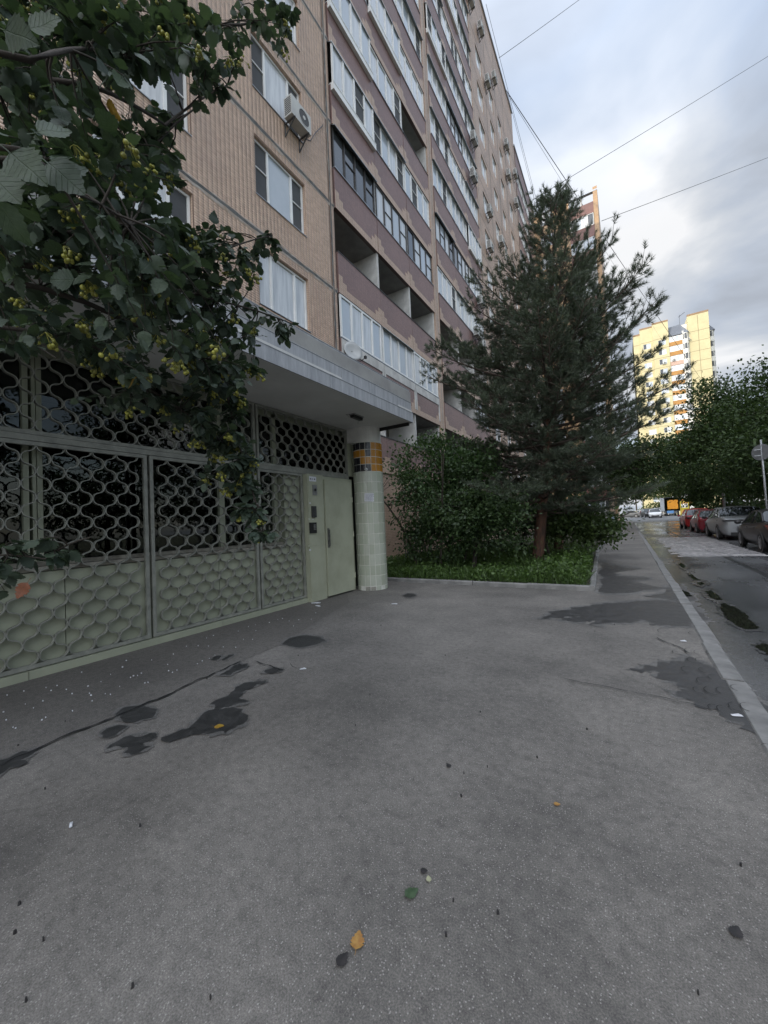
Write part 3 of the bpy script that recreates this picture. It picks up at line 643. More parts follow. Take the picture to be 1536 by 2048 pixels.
def thin_glass(name, tint, refl=.06):
    m = bpy.data.materials.new(name); m.use_nodes = True; t = m.node_tree; t.nodes.clear(); l = t.links.new
    o = N(t, 'ShaderNodeOutputMaterial'); tr = N(t, 'ShaderNodeBsdfTransparent'); tr.inputs[0].default_value = (*tint, 1)
    gl_ = N(t, 'ShaderNodeBsdfGlossy'); gl_.inputs['Roughness'].default_value = .015
    fr = N(t, 'ShaderNodeFresnel', inp={0: 1.5}); nz = N(t, 'ShaderNodeTexNoise', inp={'Scale': 1.3, 'Detail': 2}); b = N(t, 'ShaderNodeBump', inp={'Strength': .02, 'Distance': .05})
    tcn = N(t, 'ShaderNodeTexCoord'); l(tcn.outputs['Object'], nz.inputs[0]); l(nz.outputs[0], b.inputs['Height']); l(b.outputs[0], gl_.inputs['Normal'])
    ms = N(t, 'ShaderNodeMixShader'); l(fr.outputs[0], ms.inputs[0]); l(tr.outputs[0], ms.inputs[1]); l(gl_.outputs[0], ms.inputs[2]); l(ms.outputs[0], o.inputs[0]); MATS[name] = m; return m
M_GLASS = thin_glass('shop_glass', (.42, .46, .42))
PX, PY = -5.0, 3.0
PR = thing('entrance_porch', 'sage green entrance porch with wavy grilles, steel door and flat canopy', 'porch', (PX, PY, 0))
OFF = (-PX, -PY, 0)
def pp(mb, name, m, parent=None, smooth=False):
    return mb.obj(name, m, parent or PR, OFF if parent is None else None, None, smooth)
# plinth panels
cuts = [-6, -4.4, -2.4, -.4, 1.62, 3.42, 4.72]
for a, b in zip(cuts[:-1], cuts[1:]):
    mb = MB(); mb.box(-5.25, -5.022+random.gauss(0, .002), a+.004, b-.004, -.05, 1.02); pp(mb, 'plinth_panel', M_GREEN)
mb = MB(); mb.box(-5.2, -5.024, 4.72, 5.16, -.05, 2.34); pp(mb, 'side_panel', M_GREEN)
for a, b in ((-6, 1.3), (1.302, 3.4), (3.402, 4.74), (4.742, 5.15)):
    mb = MB(); mb.box(-5.06, -4.94, a+.002, b-.002, -.05, .085); pp(mb, 'plinth_step', M_GREEN)
mb = MB(); mb.box(-5.3, -5.02, -6, 4.7, 1.03, 1.075); mb.box(-5.24, -5.06, -6, 4.7, 1.08, 1.12); pp(mb, 'window_sill', M_OLDW)
# glazing behind the grille
posts = [(-2.4, .1), (-.62, .1), (1.36, .045), (1.425, .03), (1.47, .045), (3.6, .085), (4.66, .08)]
mb = MB()
for y, w in posts: mb.box(-5.26, -5.16, y-w/2, y+w/2, 1.12, 3.36)
mb.box(-5.25, -5.17, -6, 6.7, 2.36, 2.44); mb.box(-5.26, -5.16, -6, 6.7, 3.3, 3.4); pp(mb, 'glazing_frame', M_GREEN)
for a, b in ((-6, -2.45), (-2.35, -.67), (-.57, 1.33), (1.5, 3.555), (3.645, 4.615)):
    for z0, z1 in ((1.12, 2.37), (2.43, 3.31)):
        mb = MB(); mb.box(-5.216, -5.21, a, b, z0, z1); pp(mb, 'pane', M_GLASS)
mb = MB(); mb.box(-5.216, -5.21, 4.7, 6.7, 2.43, 3.31); pp(mb, 'pane', M_GLASS)
# dim lobby inside
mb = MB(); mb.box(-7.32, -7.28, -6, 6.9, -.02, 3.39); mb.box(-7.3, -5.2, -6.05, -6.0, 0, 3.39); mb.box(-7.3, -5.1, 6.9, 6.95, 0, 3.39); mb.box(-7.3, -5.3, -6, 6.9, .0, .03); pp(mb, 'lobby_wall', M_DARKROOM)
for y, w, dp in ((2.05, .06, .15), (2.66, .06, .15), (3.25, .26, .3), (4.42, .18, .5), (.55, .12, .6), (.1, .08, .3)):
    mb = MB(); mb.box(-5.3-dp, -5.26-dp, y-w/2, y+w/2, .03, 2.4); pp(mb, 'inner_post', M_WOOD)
# wavy grilles
def wavebar(n_z, h, phase, key, amp=.0555, per=.262, dep=.05, th_=.0042):
    if key in FR: return FR[key]
    mb = MB(); n = int(h/per*14); V = []
    for i in range(n+1):
        z = h*i/n; a = 2*math.pi*z/per; w = math.sin(a); y = phase*amp*w
        z2 = z-.0135*math.sin(2*a)                                     # slight onion shape
        sl = phase*math.cos(a); ny, nz_ = 1, -sl*2.2; q = math.hypot(ny, nz_); ny, nz_ = ny/q*th_, nz_/q*th_
        for xx in (-dep/2, dep/2): mb.v += [(xx, y-ny, z2-nz_), (xx, y+ny, z2+nz_)]
        if i:
            b = 4*i; p_ = b-4; mb.f += [(p_+2, p_+3, b+3, b+2), (p_+1, p_, b, b+1), (p_, p_+2, b+2, b), (p_+3, p_+1, b+1, b+3)]
    FR[key] = mb.mesh('bar', M_BAR, False); return FR[key]
def grille(y0, y1, z0, z1, X=-4.985, fw=.04):
    mb = MB(); mb.box(X-.02, X+.022, y0, y1, z0, z0+fw); mb.box(X-.02, X+.022, y0, y1, z1-fw, z1); mb.box(X-.02, X+.022, y0, y0+fw, z0+fw, z1-fw); mb.box(X-.02, X+.022, y1-fw, y1, z0+fw, z1-fw)
    g = pp(mb, 'grille', M_BAR); n = max(2, round((y1-y0-2*fw)/.1175)); sp = (y1-y0-2*fw)/n; h = z1-z0-2*fw
    for i in range(n+1):
        if i == 0 or i == n: continue
        me = wavebar(0, h, 1 if i % 2 else -1, ('wb', round(h, 2), i % 2), amp=sp*.47)
        link('bar', me, g, (X, y0+fw+i*sp, z0+fw))
    return g
for a, b in ((-3.0, -.29), (-.26, 2.44), (2.47, 4.095), (4.125, 5.125)): grille(a, b, .095, 2.33)
for a, b in ((-3.0, -.29), (-.26, 4.095), (4.125, 6.5)): grille(a, b, 2.4, 3.39)
mb = MB(); mb.box(-5.0, -4.955, -3, 6.5, 2.335, 2.395); pp(mb, 'rail', M_BAR)
# steel door
mb = MB(); mb.box(-5.05, -4.86, 5.14, 5.56, -.02, 2.325); mb.box(-4.86, -4.853, 5.16, 5.54, 1.02, 2.29); pp(mb, 'door_jamb', M_GREEN2)
mb = MB(); mb.box(-5.05, -4.93, 5.56, 6.42, 2.255, 2.325); pp(mb, 'door_head', M_GREEN2)
mb = MB(); mb.box(-4.9, -4.83, 5.575, 6.40, .035, 2.25); dr = pp(mb, 'door', M_GREEN2)
mb = MB(); mb.box(-4.826, -4.80, 5.61, 5.645, .98, 1.29); mb.box(-4.83, -4.826, 5.6, 5.655, .95, 1.32); mb.obj('handle', mat('worn_steel', (.2, .2, .19), (.12, .12, .115), scale=20, rough=.45, metal=.7), dr)
for z in (.28, 1.12, 1.83): mb = MB(); mb.tube([(-4.825, 6.405, z), (-4.825, 6.405, z+.11)], .014, 8); mb.obj('hinge', M_GREEN2, dr)
mb = MB(); mb.box(-5.05, -4.93, 6.42, 6.56, -.02, 2.325); mb.box(-5.0, -4.96, 6.5, 6.75, 2.4, 3.39); pp(mb, 'door_post', M_GREEN)
M_BLK = mat('black_plastic', (.012, .012, .013), (.02, .02, .02), scale=6, rough=.35)
M_STEEL = mat('brushed_steel', (.36, .36, .36), (.26, .26, .26), scale=14, rough=.35, metal=.6)
M_PAPER = mat('white_paper', (.72, .73, .76), (.62, .63, .67), scale=12, rough=.8)
M_INK = mat('ink', (.12, .12, .16), (.2, .2, .24), scale=30, rough=.8)
def jb(x, y): p = atX(x, y, -4.853); return p.y, p.z
y, z = jb(625, 958); mb = MB(); mb.box(-4.8525, -4.846, y-.09, y+.09, z-.045, z+.045); o = pp(mb, 'number_plate', M_PAPER)
mb = MB()
for i, w in enumerate((.05, .03, .06)): mb.box(-4.8459, -4.8452, y-.075+i*.052, y-.075+i*.052+w*.6, z-.015, z+.012)
pp(mb, 'plate_print', M_INK, o).location = (0, 0, 0); o.children[0].location = (0, 0, 0)
y, z = jb(629, 980); mb = MB(); mb.box(-4.8525, -4.842, y-.06, y+.06, z-.095, z+.095); o = pp(mb, 'lens_plate', M_STEEL); mb = MB(); mb.lathe([(.02, 0), (.026, .012), (.012, .014), (.0005, .008)], 14, 'x', (-4.842, y, z)); mb.obj('lens', M_BLK, o)
y, z = jb(626.5, 1024); mb = MB(); mb.box(-4.8525, -4.81, y-.05, y+.045, z-.1, z+.105); mb.box(-4.81, -4.8, y-.03, y+.03, z-.07, z+.08); o = pp(mb, 'call_panel', mat('grey_panel', (.07, .073, .075), (.05, .05, .052), scale=8, rough=.4, metal=.3))
y, z = jb(625, 1056); mb = MB(); mb.box(-4.8525, -4.825, y-.085, y+.085, z-.095, z+.1); o = pp(mb, 'intercom', M_BLK)
for r_ in range(4):
    for c_ in range(3): mb = MB(); mb.box(-4.825, -4.8205, y+.005+c_*.022, y+.021+c_*.022, z+.045-r_*.026, z+.063-r_*.026); mb.obj('button', M_STEEL, o)
for (x_, y_, s_) in ((620, 1006, .018), (618, 1038, .012), (626, 1039, .014), (620, 1100, .022)):
    y, z = jb(x_, y_); mb = MB(); mb.box(-4.8527, -4.8505, y-s_, y+s_, z-s_*.6, z+s_*.6); pp(mb, 'filler_spot', M_PAPER)
y, z = jb(619, 1092); mb = MB(); mb.box(-4.8527, -4.847, y-.045, y+.045, z-.012, z+.01); pp(mb, 'bolt_bar', M_GREEN)
# tiled round pillar
PCX, PCY, PRAD = -4.66, 6.80, .318
pil = thing('tiled_pillar', 'round pillar of pale tiles with orange and black tiles on top, beside the door', 'pillar', (PCX, PCY, 0))
M_GRT = mat('pale_grout', (.70, .70, .64), (.55, .55, .5), scale=10, rough=.9)
mb = MB(); mb.lathe([(PRAD-.006, -.05), (PRAD-.006, 3.1)], 40); mb.obj('shaft', M_GRT, pil, smooth=True)
mb = MB(); mb.lathe([(PRAD-.012, 3.09), (PRAD-.012, 3.42)], 40); mb.box(-.38, .0, -.3, .3, 3.1, 3.41); mb.obj('capital', M_PLAST, pil, smooth=False)
TM = {'p': [mat('pale_tile_a', (.42, .45, .36), (.38, .41, .33), scale=3, rough=.22), mat('pale_tile_b', (.46, .48, .40), (.41, .43, .36), scale=3, rough=.25), mat('pale_tile_c', (.38, .41, .33), (.36, .38, .30), scale=3, rough=.28)],
      'o': [mat('orange_glaze', (.48, .22, .022), (.40, .175, .018), scale=4, rough=.2)], 'k': [mat('black_glaze', (.012, .013, .016), (.02, .02, .024), scale=4, rough=.2)], 'g': [mat('broken_base', (.36, .35, .30), (.25, .24, .21), scale=14, rough=.85, bump=.5)]}
TME = {}
def ptile(ph, z0, h, da, kind, wt):
    m = random.choice(TM[kind]); key = (m.name, round(h, 3), round(da, 3))
    if key not in TME:
        mb = MB(); gp, gh = .0055/PRAD, .005; r1, r2 = PRAD-.008, PRAD; a0, a1 = -da/2+gp, da/2-gp; n = 3
        for rr_, e in ((r1, 0), (r2, .002)):
            for i in range(n+1):
                a = a0+(a1-a0)*i/n
                for zz in (gh+e, h-gh-e): mb.v.append((rr_*math.cos(a), rr_*math.sin(a), zz))
        b = 2*(n+1)
        for i in range(n): j = 2*i; mb.f += [(b+j, b+j+2, b+j+3, b+j+1), (j, j+2, b+j+2, b+j), (j+3, j+1, b+j+1, b+j+3)]
        mb.f += [(0, b, b+1, 1), (2*n, 2*n+1, b+2*n+1, b+2*n)]
        TME[key] = mb.mesh('tile', m, False)
    link('tile', TME[key], pil, (0, 0, z0+random.gauss(0, .001)), (random.gauss(0, .002), random.gauss(0, .002), ph))
DA = .36; A0 = math.atan2(-PCY, -PCX)                   # tiles face the camera side first
for r_ in range(12):
    z0 = -.13+r_*.2155
    for c_ in range(-5, 6):
        if r_ == 0 and c_ in (-2, 2): continue
        ptile(A0+c_*DA+.04, z0, .2155, DA, 'g' if r_ == 0 and c_ in (-1, 0) else 'p', 0)
pat = ['kkoo', 'okoo', 'kkoo', 'kooo', 'kkoo']
for r_ in range(4):
    z0 = 2.457+r_*.153
    for c_ in range(-5, 6):
        kd = 'o' if c_ > 0 else ('p' if c_ < -3 else {3: 'kk', 2: 'ko', 1: 'kk', 0: 'kk'}[r_][c_ % 2] if c_ < 1 else 'o')
        if r_ == 2 and c_ in (-2, -1): kd = 'o'
        if r_ == 1 and c_ in (0, -1): kd = 'o'
        ptile(A0+c_*DA+.04, z0, .153, DA, kd, 0)
# canopy
CNX, CNY = -3.56, 6.9
can = MB(); can.box(-7.28, CNX-.02, -6, CNY-.012, 3.4, 3.62); cn = pp(can, 'canopy', M_SOFF)
mb = MB(); mb.box(-7.28, CNX-.03, -6, CNY-.02, 3.62, 4.0); mb.obj('canopy_core', M_GREY, cn)
M_ZN = mat('weathered_cladding', (.44, .45, .47), (.27, .28, .30), scale=2.6, rough=.5, bump=.15, bscale=12, stretch=(6, 6, .8), lo=.32, hi=.72)
ZS = [(3.375, 3.575), (3.59, 3.785), (3.80, 4.04)]
for r_, (a, b) in enumerate(ZS):
    ins = (.0, .022, .044)[r_]
    ys = [-6+1.72*i+.5*r_*.6 for i in range(9) if -6+1.72*i+.5*r_*.6 < CNY-.3]+[CNY-ins]
    for y0, y1 in zip(ys[:-1], ys[1:]):
        mb = MB(); x = CNX-ins+random.gauss(0, .002); mb.prism([(x-.018, a), (x, a), (x, b-.012), (x+.006, b-.008), (x+.006, b), (x-.018, b)], 'y', y0+.0015, y1-.0015); mb.obj('fascia_panel', M_ZN, cn)
    mb = MB(); x0 = -7.2; y = CNY-ins; mb.prism([(y-.016, a), (y, a), (y, b-.012), (y+.006, b-.008), (y+.006, b), (y-.016, b)], 'x', x0, CNX-ins-.02); mb.obj('fascia_panel', M_ZN, cn)
mb = MB(); mb.box(-7.2, CNX-.1, CNY-.03, CNY-.005, 3.33, 3.4); mb.obj('drip_angle', M_BLK, cn)
mb = MB(); mb.box(-7.27, CNX-.06, -6, CNY-.06, 4.0, 4.03); mb.obj('canopy_top', mat('roofing_felt', (.06, .06, .062), (.09, .09, .09), scale=3, rough=.9), cn)
# things fixed to the porch
p = gnd(713, 831, 3.4)
lamp = thing('soffit_lamp', 'flat oblong lamp under the canopy', 'lamp', (p.x, p.y, 3.4), .05)
mb = MB(); mb.box(-.06, .06, -.16, .16, -.02, 0); mb.obj('base', M_STEEL, lamp)
mb = MB(); mb.prism([(-.05, -.02), (.05, -.02), (.035, -.07), (-.035, -.07)], 'y', -.15, .15); mb.obj('cover', M_BLK, lamp)
mb = MB(); mb.tube([(-.02, -.16, -.006), (-.1, -.2, -.006), (-.14, -.05, -.006), (-.12, .25, -.006), (-.3, .5, -.006)], .005, 5); mb.obj('cable', M_GREY, lamp)
pa = A0+.0*DA; q = Vector((PCX+math.cos(pa)*(PRAD+.004), PCY+math.sin(pa)*(PRAD+.004), 1.915))
nt_ = thing('notice', 'small white printed notice taped to the tiled pillar', 'notice', q, pa); nt_.rotation_euler = (R(-3), 0, pa)
mb = MB()
for i in range(7):
    a = (i/6-.5)*.62; mb.v += [(PRAD*(math.cos(a)-1)+.002, PRAD*math.sin(a), -.085), (PRAD*(math.cos(a)-1)+.002+.004*math.sin(i), PRAD*math.sin(a), .085)]
    if i: j = 2*i; mb.f.append((j-2, j, j+1, j-1))
mb.obj('sheet', M_PAPER, nt_)
mb = MB(); rr = random.Random(4)
for r_ in range(7):
    a = -.24
    while a < .22:
        w = rr.uniform(.03, .1); z = .06-r_*.02
        mb.add([(PRAD*(math.cos(t)-1)+.0065, PRAD*math.sin(t), zz) for t, zz in ((a, z), (a+w, z), (a+w, z+.007), (a, z+.007))], [(0, 1, 2, 3)]); a += w+.03
mb.obj('print', M_INK, nt_)
ca = A0-.1; q = Vector((PCX+math.cos(ca)*(PRAD+.0), PCY+math.sin(ca)*PRAD, 2.49))
cm_ = thing('camera_dome', 'small white security camera on the tiled pillar below the black tiles', 'security camera', q, ca)
mb = MB(); mb.lathe([(.03, 0), (.03, .02), (.018, .03)], 12, 'x'); mb.obj('mount', M_PVC, cm_); mb = MB(); mb.ball((.045, 0, 0), .03, 12, 8); mb.obj('ball', M_PVC, cm_, smooth=True); mb = MB(); mb.lathe([(.013, 0), (.013, .012), (.0005, .013)], 10, 'x', (.066, 0, 0)); mb.obj('lens', M_BLK, cm_)
mb = MB(); mb.tube([(.004, -.03, 0), (-.02, -.12, -.015), (-.08, -.2, -.03), (-.16, -.29, -.02)], .006, 5); mb.obj('cable', M_BLK, cm_)
# satellite dish above the canopy
p = atX(706, 702, -7.2)
ds = thing('satellite_dish', 'pale round satellite dish above the canopy', 'satellite dish', (p.x, p.y, p.z))
mb = MB(); mb.lathe([(.0005, -.06), (.12, -.05), (.24, -.02), (.33, .02), (.33, .026), (.24, -.012), (.0005, -.05)], 24, 'x'); o = mb.obj('reflector', mat('dish_paint', (.46, .47, .47), (.38, .39, .39), scale=3, rough=.5), ds, smooth=True); o.rotation_euler = (0, R(-12), R(-25))
mb = MB(); mb.tube([(0, 0, -.3), (.22, .1, -.36), (.36, .16, -.26)], .012, 6); mb.box(.33, .4, .12, .2, -.29, -.21); mb.obj('feed_arm', M_BLK, ds)
mb = MB(); mb.tube([(-.03, 0, 0), (-.16, 0, 0), (-.16, 0, -.5)], .02, 6); mb.obj('bracket', M_STEEL, ds)

# ------------------------------------------------------------------ outdoor air conditioner units on the facade
M_ACW = mat('ac_casing', (.56, .56, .53), (.46, .46, .44), scale=3, rough=.5); M_ACD = mat('ac_dark', (.05, .05, .052), (.08, .08, .08), scale=5, rough=.6)
def make_ac():
    t = thing('air_conditioner', '', 'air conditioner', group='air conditioner units on the long house')
    mb = MB(); mb.box(.1, .38, -.38, .38, 0, .54); mb.obj('casing', M_ACW, t)
    mb = MB(); mb.lathe([(.215, .38), (.215, .388), (.2, .388), (.2, .381)], 24, 'x', (0, .1, .27)); mb.lathe([(.05, .38), (.05, .392), (.0005, .392)], 14, 'x', (0, .1, .27)); mb.obj('fan_guard', M_ACW, t)
    mb = MB(); mb.lathe([(.2, .3805), (.05, .382)], 24, 'x', (0, .1, .27)); mb.obj('fan', M_ACD, t)
    mb = MB()
    for i in range(9): mb.box(.13, .35, -.386, -.3805, .05+i*.052, .07+i*.052)
    mb.obj('vent', M_ACD, t)
    for y in (-.27, .27):
        mb = MB(); mb.box(.0, .4, y-.015, y+.015, -.035, -.005); mb.box(-.003, .02, y-.015, y+.015, -.38, -.005); mb.add([(.02, y-.012, -.38), (.02, y+.012, -.38), (.38, y+.012, -.035), (.38, y-.012, -.035), (.02, y-.012, -.34), (.02, y+.012, -.34), (.34, y+.012, -.035), (.34, y-.012, -.035)], [(0,1,2,3),(7,6,5,4),(0,4,5,1),(2,6,7,3),(0,3,7,4),(1,5,6,2)]); mb.obj('bracket', M_ACD, t)
    return t
ac0 = make_ac()
def facade(x, y):
    d = ray(x, y); t = (-7.4+.009*9.5-0*d.x)/(d.x+.009*d.y); return CAM+d*t
acs = [(583, 246, 'near air conditioner with round fan under the window above the canopy'),
 (955.6, 62, 'air conditioner high on the grey window wall, close to the roof'), (969.7, 167, 'left of the two neighbouring units high by the roof edge'), (983, 160, 'right of the two neighbouring units high by the roof edge'),
 (940, 283, 'unit at the right end of the second loggia stack, the higher one'), (939, 356, 'unit at the right end of the second loggia stack, below the higher one'),
 (1008, 292, 'single unit on the third window column, well below the roof'), (1012, 352, 'left of the pair of units on the far window columns'), (1025.6, 350, 'right of the pair of units on the far window columns'),
 (1028, 408, 'unit below the pair on the far window columns, near the far loggias'), (973, 425, 'unit on the first window column beyond the loggias, upper one'), (974, 496, 'unit on the first window column beyond the loggias, lower one'),
 (997.6, 485, 'unit on the second window column, above the pine branch'), (953.7, 607, 'pale unit on the loggia corner over the pine branch'), (946, 668, 'upper of two units stacked on the loggia corner left of the pine'), (955, 690, 'lower of two units stacked on the loggia corner left of the pine'), (936, 5, 'topmost unit cut by the top edge of the photo')]
for i, (x, y, lb) in enumerate(acs):
    o = ac0 if i == 0 else copy_tree(ac0); p = facade(x, y); off = .05 if 23 < p.y < 26 else 0
    o.location = (p.x+.004+off-(0 if i else .0), p.y, p.z-.27); o.rotation_euler = (0, 0, .009); o['label'] = lb
p = facade(600, 280); mb = MB(); q = [facade(602, 277), facade(618, 284), facade(628, 268), facade(642, 254), facade(645, 250)]
tag(mb.tube([(v.x+.05-.03*(i == 4), v.y, v.z) for i, v in enumerate(q)], .014, 6).obj('hose', M_BLK), 'dark pipes hanging from the near air conditioner to the wall joint', 'hose')

# ------------------------------------------------------------------ yellow tower at the end of the street
TY = 136.0; TW = thing('yellow_tower', 'sunlit yellow panel tower with orange loggias at the end of the street', 'tower block', (4.0, TY, gz(TY)))
M_YEL = mat('yellow_panel', (.58, .51, .30), (.51, .45, .265), scale=.5, rough=.85, bump=.3, bscale=30)
M_ORG = mat('orange_panel', (.44, .23, .07), (.38, .195, .06), scale=1, rough=.8)
M_TWH = mat('tower_white', (.74, .72, .66), (.62, .60, .55), scale=1, rough=.8)
M_TJ = mat('tower_joint', (.16, .12, .07), (.2, .15, .09), scale=3, rough=.9)
M_TRF = mat('tower_roof', (.09, .1, .12), (.12, .13, .15), scale=2, rough=.5)
M_BRN = mat('brown_coping', (.24, .15, .08), (.3, .19, .1), scale=1, rough=.7)
TS, TF = 2.8, 19
def tower_wall(x0, x1, d, top, cols, cw=1.6):
    holes = [(c-cw/2, c+cw/2, TS*k+.85, TS*k+2.35) for k in range(TF) for c in cols if TS*k+2.6 < top-2]
    mb = MB(); wall_holes(mb, x0, x1, -1, top, holes, 0, .2); mb.quad((0, x1, -1), (-12, x1, -1), (-12, x1, top), (0, x1, top)); mb.quad((0, x0, top), (0, x1, top), (-12, x1, top), (-12, x0, top)); mb.quad((-12, x0, -1), (0, x0, -1), (0, x0, top), (-12, x0, top)); mb.v = [(v[1], -v[0]-d, v[2]) for v in mb.v]; mb.obj('wall', M_YEL, TW)
    for (a, b, c, e) in holes:
        w = window(TW, 0, 0, b-a, e-c, (.45,), random.choice([(D_, C_), (B_, C_), (C_, C_), (D_, B_)]), split_panes=False); w.location = (a, -d+.1, c); w.rotation_euler = (0, 0, R(-90))
    for k in range(3, TF):
        if TS*k < top-.3: mb = MB(); mb.box(x0, x1, -d-.012, -d+.01, TS*k-.04, TS*k+.04); mb.obj('joint', M_TJ, TW)
    mb = MB(); mb.box(x0-.05, x1+.05, -d-.06, -d+.3, top, top+.45); mb.obj('coping', M_BRN, TW)
tower_wall(.2, 1.9, -.6, 53.2, ())
tower_wall(1.9, 4.9, .0, 54.4, (3.45,), 1.75)
tower_wall(4.9, 8.6, .5, 54.9, (7.0,), 1.75)
tower_wall(13.0, 17.6, .0, 55.0, ())
mb = MB(); mb.box(15.2, 15.28, -.014, .01, 3, 54.8); mb.obj('joint', M_TJ, TW)
mb = MB(); mb.box(8.6, 13.0, 1.3, 11, -1, 53.5); mb.box(.2, 1.9, .62, 11, -1, 53); mb.obj('core', M_TWH, TW)
for k in range(0, 18):
    z = TS*k
    mb = MB(); mb.box(8.62, 11.6, -.3, -.15, z, z+1.15); mb.obj('parapet', M_ORG if k not in (15,) else mat('pink_panel', (.55, .38, .3), None, rough=.8), TW)
    mb = MB(); mb.box(8.62, 11.6, -.15, 1.3, z-.12, z); mb.obj('slab', M_TWH, TW)
    w = window(TW, 0, 0, 2.96, 1.5, (.25, .5, .75), [random.choice([C_, C_, B_]) for _ in range(4)], split_panes=False, fw=.12); w.location = (8.64, -.22, z+1.16); w.rotation_euler = (0, 0, R(-90))
    for bx, bd in ((12.35, -.0), (18.2, 3.0)):                              # rounded bay balconies
        mb = MB()
        for i in range(7): a = math.pi*(i/6); mb.v += [(bx-.72*math.cos(a), bd-.8*math.sin(a), z), (bx-.72*math.cos(a), bd-.8*math.sin(a), z+1.1)]
        mb.f = [(2*i, 2*i+2, 2*i+3, 2*i+1) for i in range(6)]; mb.obj('bay_parapet', M_TWH, TW)
        mb = MB(); r_ = .66
        for i in range(7): a = math.pi*(i/6); mb.v += [(bx-r_*math.cos(a), bd-.74*math.sin(a), z+1.1), (bx-r_*math.cos(a), bd-.74*math.sin(a), z+2.6)]
        mb.f = [(2*i, 2*i+2, 2*i+3, 2*i+1) for i in range(6)]; o = mb.obj('bay_window', D_, TW)
        mb = MB()
        for i in range(0, 7, 2): a = math.pi*(i/6); x_, y_ = bx-.69*math.cos(a), bd-.77*math.sin(a); mb.box(x_-.06, x_+.06, y_-.05, y_+.05, z+1.1, z+2.6)
        mb.obj('frame', M_TWH, o)
        mb = MB(); mb.prism([(bx-.75, bd), (bx-.6, bd-.55), (bx, bd-.85), (bx+.6, bd-.55), (bx+.75, bd)], 'z', z+2.6, z+2.8); mb.obj('bay_slab', M_TWH, TW)
mb = MB(); mb.box(11.62, 11.98, -.36, 1.2, -1, 51.2); mb.box(17.62, 19, 3, 10, -1, 50.5); mb.obj('white_pier', M_TWH, TW)
mb = MB(); mb.add([(8.5, -.45, 50.4), (12.0, -.45, 50.4), (13.1, -.95, 50.4), (13.15, 1.5, 50.4), (8.5, 1.5, 50.4), (8.6, 1.2, 53.6), (11.4, 1.2, 53.8)], [(0, 1, 6, 5), (1, 2, 6), (2, 3, 6), (0, 5, 4), (3, 4, 5, 6)]); mb.obj('mansard_roof', M_TRF, TW)
mb = MB(); mb.add([(17.5, 2.1, 50.4), (19.1, 2.1, 50.4), (19.2, 5, 50.4), (17.5, 5, 50.4), (17.6, 3.5, 53.2)], [(0, 1, 4), (1, 2, 4), (2, 3, 4), (3, 0, 4)]); mb.obj('mansard_roof', M_TRF, TW)
mb = MB(); mb.tube([(11.5, 2, 54), (11.6, 2, 56.8)], .06, 5); mb.tube([(11.3, 2, 56.2), (12.8, 2, 57.2)], .09, 5); mb.obj('antenna', M_TRF, TW)
o = ac0
tower_acs = [(3.7, 42.6, 'air conditioner on the tower, left window column, second storey down'), (7.2, 42.9, 'air conditioner on the tower, right window column, upper one'), (9.4, 43.3, 'air conditioner on the pink loggia of the tower'), (7.3, 31.4, 'air conditioner on the tower, right window column, lower one'), (12.9, 48.2, 'air conditioner on the corner bay of the tower top')]
for x, z, lb in tower_acs:
    c = copy_tree(ac0); c.location = (4+x, TY-(.52 if 4.9 < x < 8.6 else (.3 if x > 8.6 else 0)), z+gz(TY)); c.rotation_euler = (0, 0, R(-90)); c['label'] = lb; c['group'] = 'air conditioner units on the yellow tower'

# ------------------------------------------------------------------ plants
LQ = [(0, 0, 0), (.5, .32, .07), (1, 0, 0), (.5, -.32, .07)]; LQF = [(0, 3, 2, 1)]          # leaf of one folded face
LQF2 = [(0, 1, 2), (0, 2, 3)]
def scatter_leaves(T, out, size, up=.55, jit=.8, droop=.15):
    n = len(T); D = unit(out*.7+rng.normal(0, jit, (n, 3))-np.array([0, 0, droop])); Nn = unit(np.array([0, 0, up])+out*.35+rng.normal(0, .55, (n, 3)))
    X, Yv, Z = frames(D, Nn); return stamp(LQ, LQF2, X, Yv, Z, T, size*rng.uniform(.6, 1.25, n))
M_BARK = mat('bark_grey', (.085, .07, .055), (.045, .037, .03), scale=7, rough=.95, bump=.8, bscale=25, stretch=(3, 3, .6))
M_BARKD = mat('bark_dark', (.035, .028, .022), (.02, .017, .014), scale=8, rough=.95, bump=.7, bscale=25)
